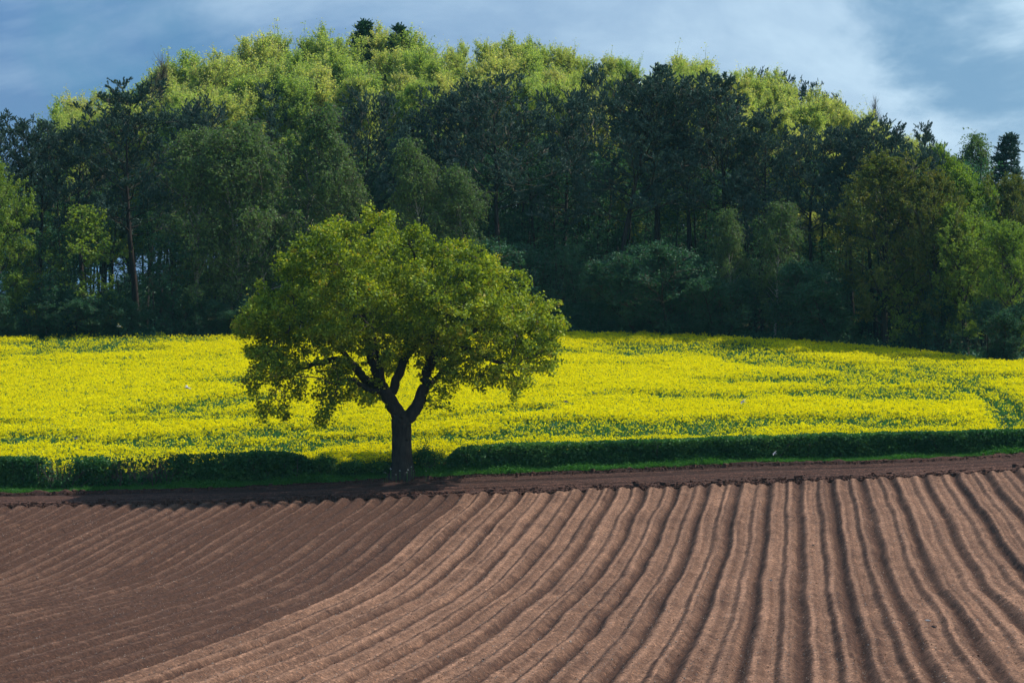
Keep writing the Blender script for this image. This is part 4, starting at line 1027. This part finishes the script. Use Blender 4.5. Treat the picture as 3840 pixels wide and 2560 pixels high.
hedge('clipped_hedge', 'long clipped hedge left of the lone oak, leafy with see-through bare stretches', xpx(-70), xpx(722), hl_left, d_left, stems_per_m=4, group='clipped field hedges')
def hl_right(X):
    return top_height(X, [(1025, 1052), (1045, 1032), (1070, 1021), (1200, 1016), (1500, 1008), (1850, 996), (2100, 990), (2352, 985), (2450, 983)]) + 0.03 * vnoise(X * 1.1, X * 0, 4)
def d_right(X, zf):
    px = (X * F / 184 + 512) / k2
    v = 1 - 0.42 * np.exp(-((px - 1300) / 160.) ** 2) * (zf > 0.3) - 0.5 * np.exp(-((px - 1080) / 45.) ** 2) - 0.35 * np.exp(-((px - 1760) / 90.) ** 2)
    return v * (1 + 0.2 * vnoise(X * 0.8, zf * 2, 59)) * 0.95
hedge('clipped_hedge', 'long dense clipped hedge running right from the lone oak to the frame edge', xpx(1030), xpx(2440), hl_right, d_right, group='clipped field hedges')
# leafless bushes standing in the see-through stretches
def bare_bush(px, w, h, label):
    X = xpx(px); Y = float(hedge_line(X)) - 0.25; Z = T1(X, Y)
    th = thing('bare_bush', label, 'bush', (X, Y, Z), 'leafless bushes in the left hedge')
    s = Bag(); n = 24
    S = hrng.normal(size=(n, 3)) * np.array([w * 0.22, 0.15, 0]); S[:, 2] = -0.1
    D = np.stack([S[:, 0] * 1.1 + hrng.normal(size=n) * 0.25, hrng.normal(size=n) * 0.2, np.ones(n)], -1)
    Ps = grow(S, D, np.full(n, h) * hrng.uniform(0.85, 1.1, n), 5, 0.05, 0.1, hrng); tubes(s, Ps, np.tile(np.linspace(0.04, 0.014, 6), (n, 1)), 4, 0)
    tag(obj('stems', s.mesh('stems', [M_TWIG]), th), kind='stuff')
    s = Bag(); S2, D2, _ = spawn(Ps, 5, 0.2, 0.95, 0.5, hrng); P2 = grow(S2, D2, np.full(len(S2), 0.6), 3, 0.2, 0.12, hrng)
    P2[..., 2] = np.minimum(P2[..., 2], h)
    tubes(s, P2, np.tile(np.array([0.014, 0.012, 0.009, 0.006]), (len(P2), 1)), 3, 0)
    tag(obj('twigs', s.mesh('twigs', [M_TWIG]), th), kind='stuff')
bare_bush(160, 2.4, 1.55, 'leafless bush with fanned stems, nearest the left end of the hedge')
bare_bush(300, 2.2, 1.6, 'leafless many-stemmed bush left of the fanned double one in the left hedge')
bare_bush(375, 2.4, 1.65, 'leafless bush with a long leaning stem beside the leafy middle of the left hedge')
def leafy_bush(px, Yo, w, h, label, m, n=3600, shape=1.0):
    X = xpx(px); Y = float(hedge_line(X)) + Yo; Z = T1(X, Y)
    th = thing('bush', label, 'bush', (X, Y, Z), 'small bushes beside the lone oak')
    s = Bag(); k = 14
    S = hrng.normal(size=(k, 3)) * np.array([w * 0.08, 0.08, 0]); D = np.stack([hrng.normal(size=k) * 0.45, hrng.normal(size=k) * 0.4, np.ones(k)], -1)
    Ps = grow(S, D, hrng.uniform(0.6, 0.95, k) * h, 4, 0.0, 0.1, hrng); tubes(s, Ps, np.tile(np.linspace(0.03, 0.008, 5), (k, 1)), 4, 0)
    tag(obj('stems', s.mesh('stems', [M_TWIG]), th), kind='stuff')
    S2, D2, _ = spawn(Ps, 6, 0.3, 1, 0.8, hrng); P2 = grow(S2, D2, np.full(len(S2), 0.35 * w * 0.5 + 0.2), 2, 0.1, 0.1, hrng)
    own = hrng.integers(0, len(P2), n); C = P2[own, 1] * 0.5 + P2[own, 2] * 0.5 + hrng.normal(size=(n, 3)) * 0.13
    b = Bag(); tubes(b, P2, np.tile(np.array([0.01, 0.008, 0.005]), (len(P2), 1)), 3, 1); leaves(b, C, 0.12, 0.09, hrng, up=0.3, m=0)
    obj('foliage', b.mesh('foliage', [m, M_TWIG]), th)
leafy_bush(985, -0.2, 2.2, 1.6, 'loose green bush between the oak trunk and the right hedge', M_HEDGELEAF, 1500)
leafy_bush(815, -0.3, 1.8, 0.65, 'low dark bush in the hedge gap, nearer the left hedge', M_HEDGELEAF)
leafy_bush(872, -0.2, 1.2, 0.5, 'smallest dark bush in the hedge gap, close to the oak trunk', M_HEDGELEAF, 2000)
leafy_bush(745, 0.0, 1.9, 1.15, 'dark bush at the right-hand end of the left hedge', M_HEDGELEAF)
# dark far hedge at the foot of the wood
def far_line(X):
    return rape_far(X) + 1.5
hedge('far_hedge', 'dark clipped hedge at the foot of the wood, right of the lone oak', xpx(1200, 262), xpx(1640, 262), lambda X: 3.6 + 0 * X, lambda X, zf: 0.9 + 0 * X,
      base_of=far_line, leafm=M_SHRUBLEAF, thick=1.0, stems_per_m=3)

# ------------------------------------------------------------------ grass verge
def tuft(seed, n, h, w):
    rng = np.random.default_rng(seed); b = Bag()
    C = np.c_[rng.normal(size=(n, 2)) * w, rng.uniform(0.3, 0.6, n) * h]
    leaves(b, C, h, 0.035, rng, m=0, axis=np.array([[0, 0, 1.0]]) + rng.normal(size=(n, 3)) * 0.35); return b
def weed(seed, n, h, w):
    rng = np.random.default_rng(seed); b = Bag()
    C = rng.normal(size=(n, 3)) * np.array([w, w, h * 0.3]); C[:, 2] = np.abs(C[:, 2]) + 0.05
    leaves(b, C, 0.12, 0.08, rng, up=0.8, m=0); return b
vrng = np.random.default_rng(21)
n_ = 30000
vx = vrng.uniform(-42, 42, n_); vy = grass_edge(vx) + 0.25 + 0.3 * vnoise(vx * 0.9, vx * 0, 71) + vrng.random(n_) ** 1.2 * 2.2
var = np.where(vrng.random(n_) < 0.68, vrng.integers(0, 2, n_), 2 + vrng.integers(0, 2, n_))
dd_ = vy - grass_edge(vx)
s_ = vrng.uniform(0.6, 1.15, n_) * (0.85 + 0.55 * vnoise(vx * 0.5, vy * 0.6, 83)) * np.clip(0.55 + dd_ * 0.35, 0.5, 1.2)
o = scatter('grass_verge', [tuft(1, 26, 0.34, 0.10), tuft(2, 24, 0.26, 0.12), weed(3, 40, 0.42, 0.16), weed(4, 34, 0.62, 0.13)], np.c_[vx, vy, T(vx, vy) - 0.05], var, vrng.uniform(0, 6.28, n_), s_, [M_GRASS])
tag(o, 'bright green grass and nettles growing under the hedge along the soil', 'grass')

# pale cow-parsley heads round the foot of the oak
pb = Bag()
nq = 16
px_ = OX + vrng.normal(size=nq) * 1.0 + 0.3; py_ = OY - 0.9 - vrng.random(nq) * 0.9
Cq = np.stack([px_, py_, T(px_, py_) + vrng.uniform(0.35, 0.75, nq)], -1)
tubes(pb, np.stack([Cq - np.array([0, 0, 0.6]), Cq], 1), np.full((nq, 2), 0.008), 3, 1)
for q in range(4): leaves(pb, Cq + vrng.normal(size=(nq, 3)) * 0.03, 0.06, 0.06, vrng, up=2, m=0)
tag(obj('wild_flowers', pb.mesh('wild_flowers', [plain('white_umbel', (0.4, 0.42, 0.44)), M_GRASS])), 'scattered pale wild flowers at the foot of the lone oak', 'flowers', kind='stuff')

# ------------------------------------------------------------------ clods and stones on the soil
def clod(seed, r):
    rng = np.random.default_rng(seed); b = Bag()
    v = np.array([[x, y, z] for x in (-1, 1) for y in (-1, 1) for z in (-1, 1)], float) * r * rng.uniform(0.55, 1.15, (8, 3))
    q = [(0, 1, 3, 2), (4, 6, 7, 5), (0, 4, 5, 1), (2, 3, 7, 6), (0, 2, 6, 4), (1, 5, 7, 3)]
    b.add(v, q, 0); return b
M_CLOD = soil_mat('clod_soil', (0.18, 0.105, 0.07), (0.09, 0.05, 0.035), 1.0, 0.2)
M_STONE = plain('pebble', (0.34, 0.29, 0.25), 0.8)
crng = np.random.default_rng(31)
n_ = 60000
cyy = 64 + (171 - 64) * crng.random(n_) ** 1.1; cx_ = crng.uniform(-1, 1, n_) * (cyy * 0.19 + 2)
cn = (cx_ - TAN_ROW * cyy - 0.08) / S_ROW + N0
ch_, _d = ridge_height(cn, cx_, cyy)
ch_ = np.where(cyy > field_end(cx_) - 0.5, 0.02, ch_)
Pc = np.c_[cx_, cyy, T(cx_, cyy) + ch_ - 0.135]
cvar = np.where(crng.random(n_) < 0.22, 3, crng.integers(0, 3, n_))
stone = clod(9, 0.011); stone.M = [m * 0 + 1 for m in stone.M]
cs = np.exp(crng.normal(size=n_) * 0.35) * 0.8
o = scatter('clods', [clod(1, 0.010), clod(2, 0.008), clod(3, 0.012), stone], Pc, cvar, crng.uniform(0, 6.28, n_), cs, [M_CLOD, M_STONE])
tag(o, 'small clods and pale stones lying on the ridged soil', 'clods')
# larger lumps where the ridges end
n_ = 9000
lx = crng.uniform(-42, 42, n_); lo_ = crng.normal(size=n_) * 0.45 + 0.35
hump = np.abs(((lx - TAN_ROW * 171) / S_ROW / 5.0) % 1 - 0.5)
ly = field_end(lx) + lo_
lz = T(lx, ly) - 0.09
n2_ = 5000
ex = crng.uniform(-42, 42, n2_); ey = grass_edge(ex) + crng.normal(size=n2_) * 0.22
P = np.c_[np.r_[lx, ex], np.r_[ly, ey], np.r_[lz, T(ex, ey) - 0.05]]
ls = np.exp(crng.normal(size=len(P)) * 0.45) * np.r_[np.where(hump > 0.42, 1.9, 1.0), np.full(n2_, 0.9)]
o = scatter('turned_soil_lumps', [clod(11, 0.035), clod(12, 0.028), clod(13, 0.045)], P, crng.integers(0, 3, len(P)), crng.uniform(0, 6.28, len(P)), ls, [M_TRACKSOIL])
tag(o, 'loose lumps of turned soil where the ridges meet the headland', 'soil lumps')

# ------------------------------------------------------------------ birds
M_WHITE = plain('pale_feather', (0.32, 0.32, 0.31)); M_GREYF = plain('grey_feather', (0.22, 0.25, 0.30)); M_DARKF = plain('dark_feather', (0.03, 0.035, 0.05)); M_BEAK = plain('beak', (0.10, 0.08, 0.05))
def loft(b, st, m=0, sides=8):
    """stations (y, z, rx, rz) along the body axis"""
    an = np.arange(sides) / sides * 2 * np.pi
    V = np.array([[rx_ * math.cos(a), y, z + rz_ * math.sin(a)] for (y, z, rx_, rz_) in st for a in an])
    Q = [(i * sides + j, i * sides + (j + 1) % sides, (i + 1) * sides + (j + 1) % sides, (i + 1) * sides + j) for i in range(len(st) - 1) for j in range(sides)]
    b.add(V, Q, m)
def wing(b, side, dihed, sweep, span, chord, m=0):
    """wing with an inner and an outer panel, thin but closed"""
    segs = [(0.03, 0, 0, chord), (span * 0.42, math.sin(dihed) * span * 0.42, 0.03, chord * 0.95), (span * 0.8, math.sin(dihed * 0.4) * span * 0.8, -sweep * 0.6, chord * 0.62), (span, math.sin(dihed * 0.25) * span, -sweep, chord * 0.12)]
    V = []
    for x, z, y, c in segs:
        V += [(side * x, y + c * 0.45, z), (side * x, y, z + 0.010), (side * x, y - c * 0.55, z), (side * x, y, z - 0.006)]
    Q = [(i * 4 + j, i * 4 + (j + 1) % 4, i * 4 + 4 + (j + 1) % 4, i * 4 + 4 + j) for i in range(3) for j in range(4)] + [(0, 1, 2, 3), (12, 13, 14, 15)]
    b.add(np.array(V), Q, m)
def bird(name, label, loc, rz, bank, size, dih, mbody, mwing, flying=True, group=None):
    th = thing(name, label, 'bird', loc, group)
    th.rotation_euler = (0.1, bank, rz); th.scale = (size * (0.72 if flying else 1),) * 3
    b = Bag()
    loft(b, [(-0.34, 0.02, .05, .004), (-0.22, 0.01, .045, .008), (-0.15, 0, .035, .025), (-0.05, 0, .062, .058), (0.06, 0, .066, .06), (0.13, .015, .045, .045), (0.165, .035, .034, .036), (0.20, .042, .030, .030), (0.225, .038, .014, .014), (0.265, .03, .003, .003)])
    obj('body', b.mesh('body', [mbody], True), th)
    for s in (-1, 1):
        b = Bag()
        if flying: wing(b, s, dih, 0.10, 0.46, 0.17)
        else:
            V = []; 
            for y, z, c in ((0.09, .03, .03), (0.0, .035, .055), (-0.12, .03, .04), (-0.26, .025, .008)):
                V += [(s * (.052), y, z + c), (s * (.072), y, z), (s * .052, y, z - c), (s * .045, y, z)]
            Q = [(i * 4 + j, i * 4 + (j + 1) % 4, i * 4 + 4 + (j + 1) % 4, i * 4 + 4 + j) for i in range(3) for j in range(4)] + [(0, 1, 2, 3), (12, 13, 14, 15)]
            b.add(np.array(V), Q, 0)
        obj('wing', b.mesh('wing', [mwing]), th)
    b = Bag(); loft(b, [(0.222, .037, .008, .007), (0.26, .03, .0015, .0015)], 0, 5); obj('beak', b.mesh('beak', [M_BEAK]), th)
    if not flying:
        for s in (-1, 1):
            b = Bag(); tubes(b, np.array([[(s * .025, 0, -.05), (s * .025, .01, -.12)], [(s * .025, .01, -.12), (s * .025, .05, -.122)]]), np.full((2, 2), .005), 4, 0)
            obj('leg', b.mesh('leg', [M_BEAK]), th)
    return th
FL = 'birds flying low over the fields'
for px, py, Y, rz, bk, sz, dih, mb, mw, lab in [
    (273, 749, 215, 1.2, 0.5, 1.15, 1.0, M_WHITE, M_WHITE, 'white bird flying in front of the dark wood above the left of the rapeseed'),
    (430, 890, 160, 2.0, -0.35, 1.0, 0.7, M_GREYF, M_WHITE, 'pale bird with arched wings over the rapeseed left of the oak'),
    (398, 942, 165, 0.6, 0.3, 0.65, 0.5, M_WHITE, M_WHITE, 'small white bird below the arched-winged one over the rapeseed'),
    (175, 1006, 165, 2.3, 0.5, 0.8, 0.6, M_GREYF, M_GREYF, 'grey bird over the lower left rapeseed, well left of the others'),
    (642, 897, 168, 1.6, 0.2, 0.5, 0.5, M_WHITE, M_WHITE, 'tiny white bird behind the drooping left boughs of the oak'),
    (1300, 922, 165, 1.4, 0.3, 0.8, 0.5, M_GREYF, M_GREYF, 'grey bird over the rapeseed just right of the oak'),
    (1706, 922, 165, 0.9, -0.5, 0.85, 0.4, M_GREYF, M_WHITE, 'pale grey bird over the rapeseed in the right half'),
    (1778, 1040, 150, 1.0, -0.6, 0.6, 0.3, M_GREYF, M_WHITE, 'pale bird with swept wings in front of the right hedge'),
    (767, 242, 240, 1.5, 0.5, 1.0, 0.6, M_WHITE, M_WHITE, 'white bird in front of the grey-green pine high above the oak'),
    (1770, 1331, 118, 1.7, 0.1, 0.42, 0.6, M_GREYF, M_GREYF, 'small grey bird skimming the ridged soil, right of centre'),
]:
    bird('flying_bird', lab, pt(px * k2, py * k2, Y), rz, bk, sz, dih, mb, mw, True, FL)
for px, py, rz, lab, mb in [(2129, 1418, 2.2, 'grey-blue bird standing on a ridge at lower right, the upper of two', M_GREYF), (2141, 1428, 1.2, 'dark bird standing on a ridge at lower right, the lower of two', M_DARKF),
                            (1867, 1247, 0.4, 'small brown bird standing on the ridged soil below the right hedge', plain('brown_feather', (0.20, 0.15, 0.10)))]:
    X, Y = ground_at(px * k2, py * k2, 0.15)
    nf_ = (X - TAN_ROW * Y - 0.08) / S_ROW + N0
    h_, _ = ridge_height(np.array([nf_]), np.array([X]), np.array([Y]))
    bird('standing_bird', lab, (X, Y, T1(X, Y) - 0.14 + float(h_[0]) + 0.06), rz, 0, 0.5, 0, mb, mb, False, 'birds standing on the ploughed soil')

print('triangles', sum(sum(max(0, len(p.vertices) - 2) for p in m.polygons[:1]) * len(m.polygons) for m in bpy.data.meshes if len(m.polygons)))
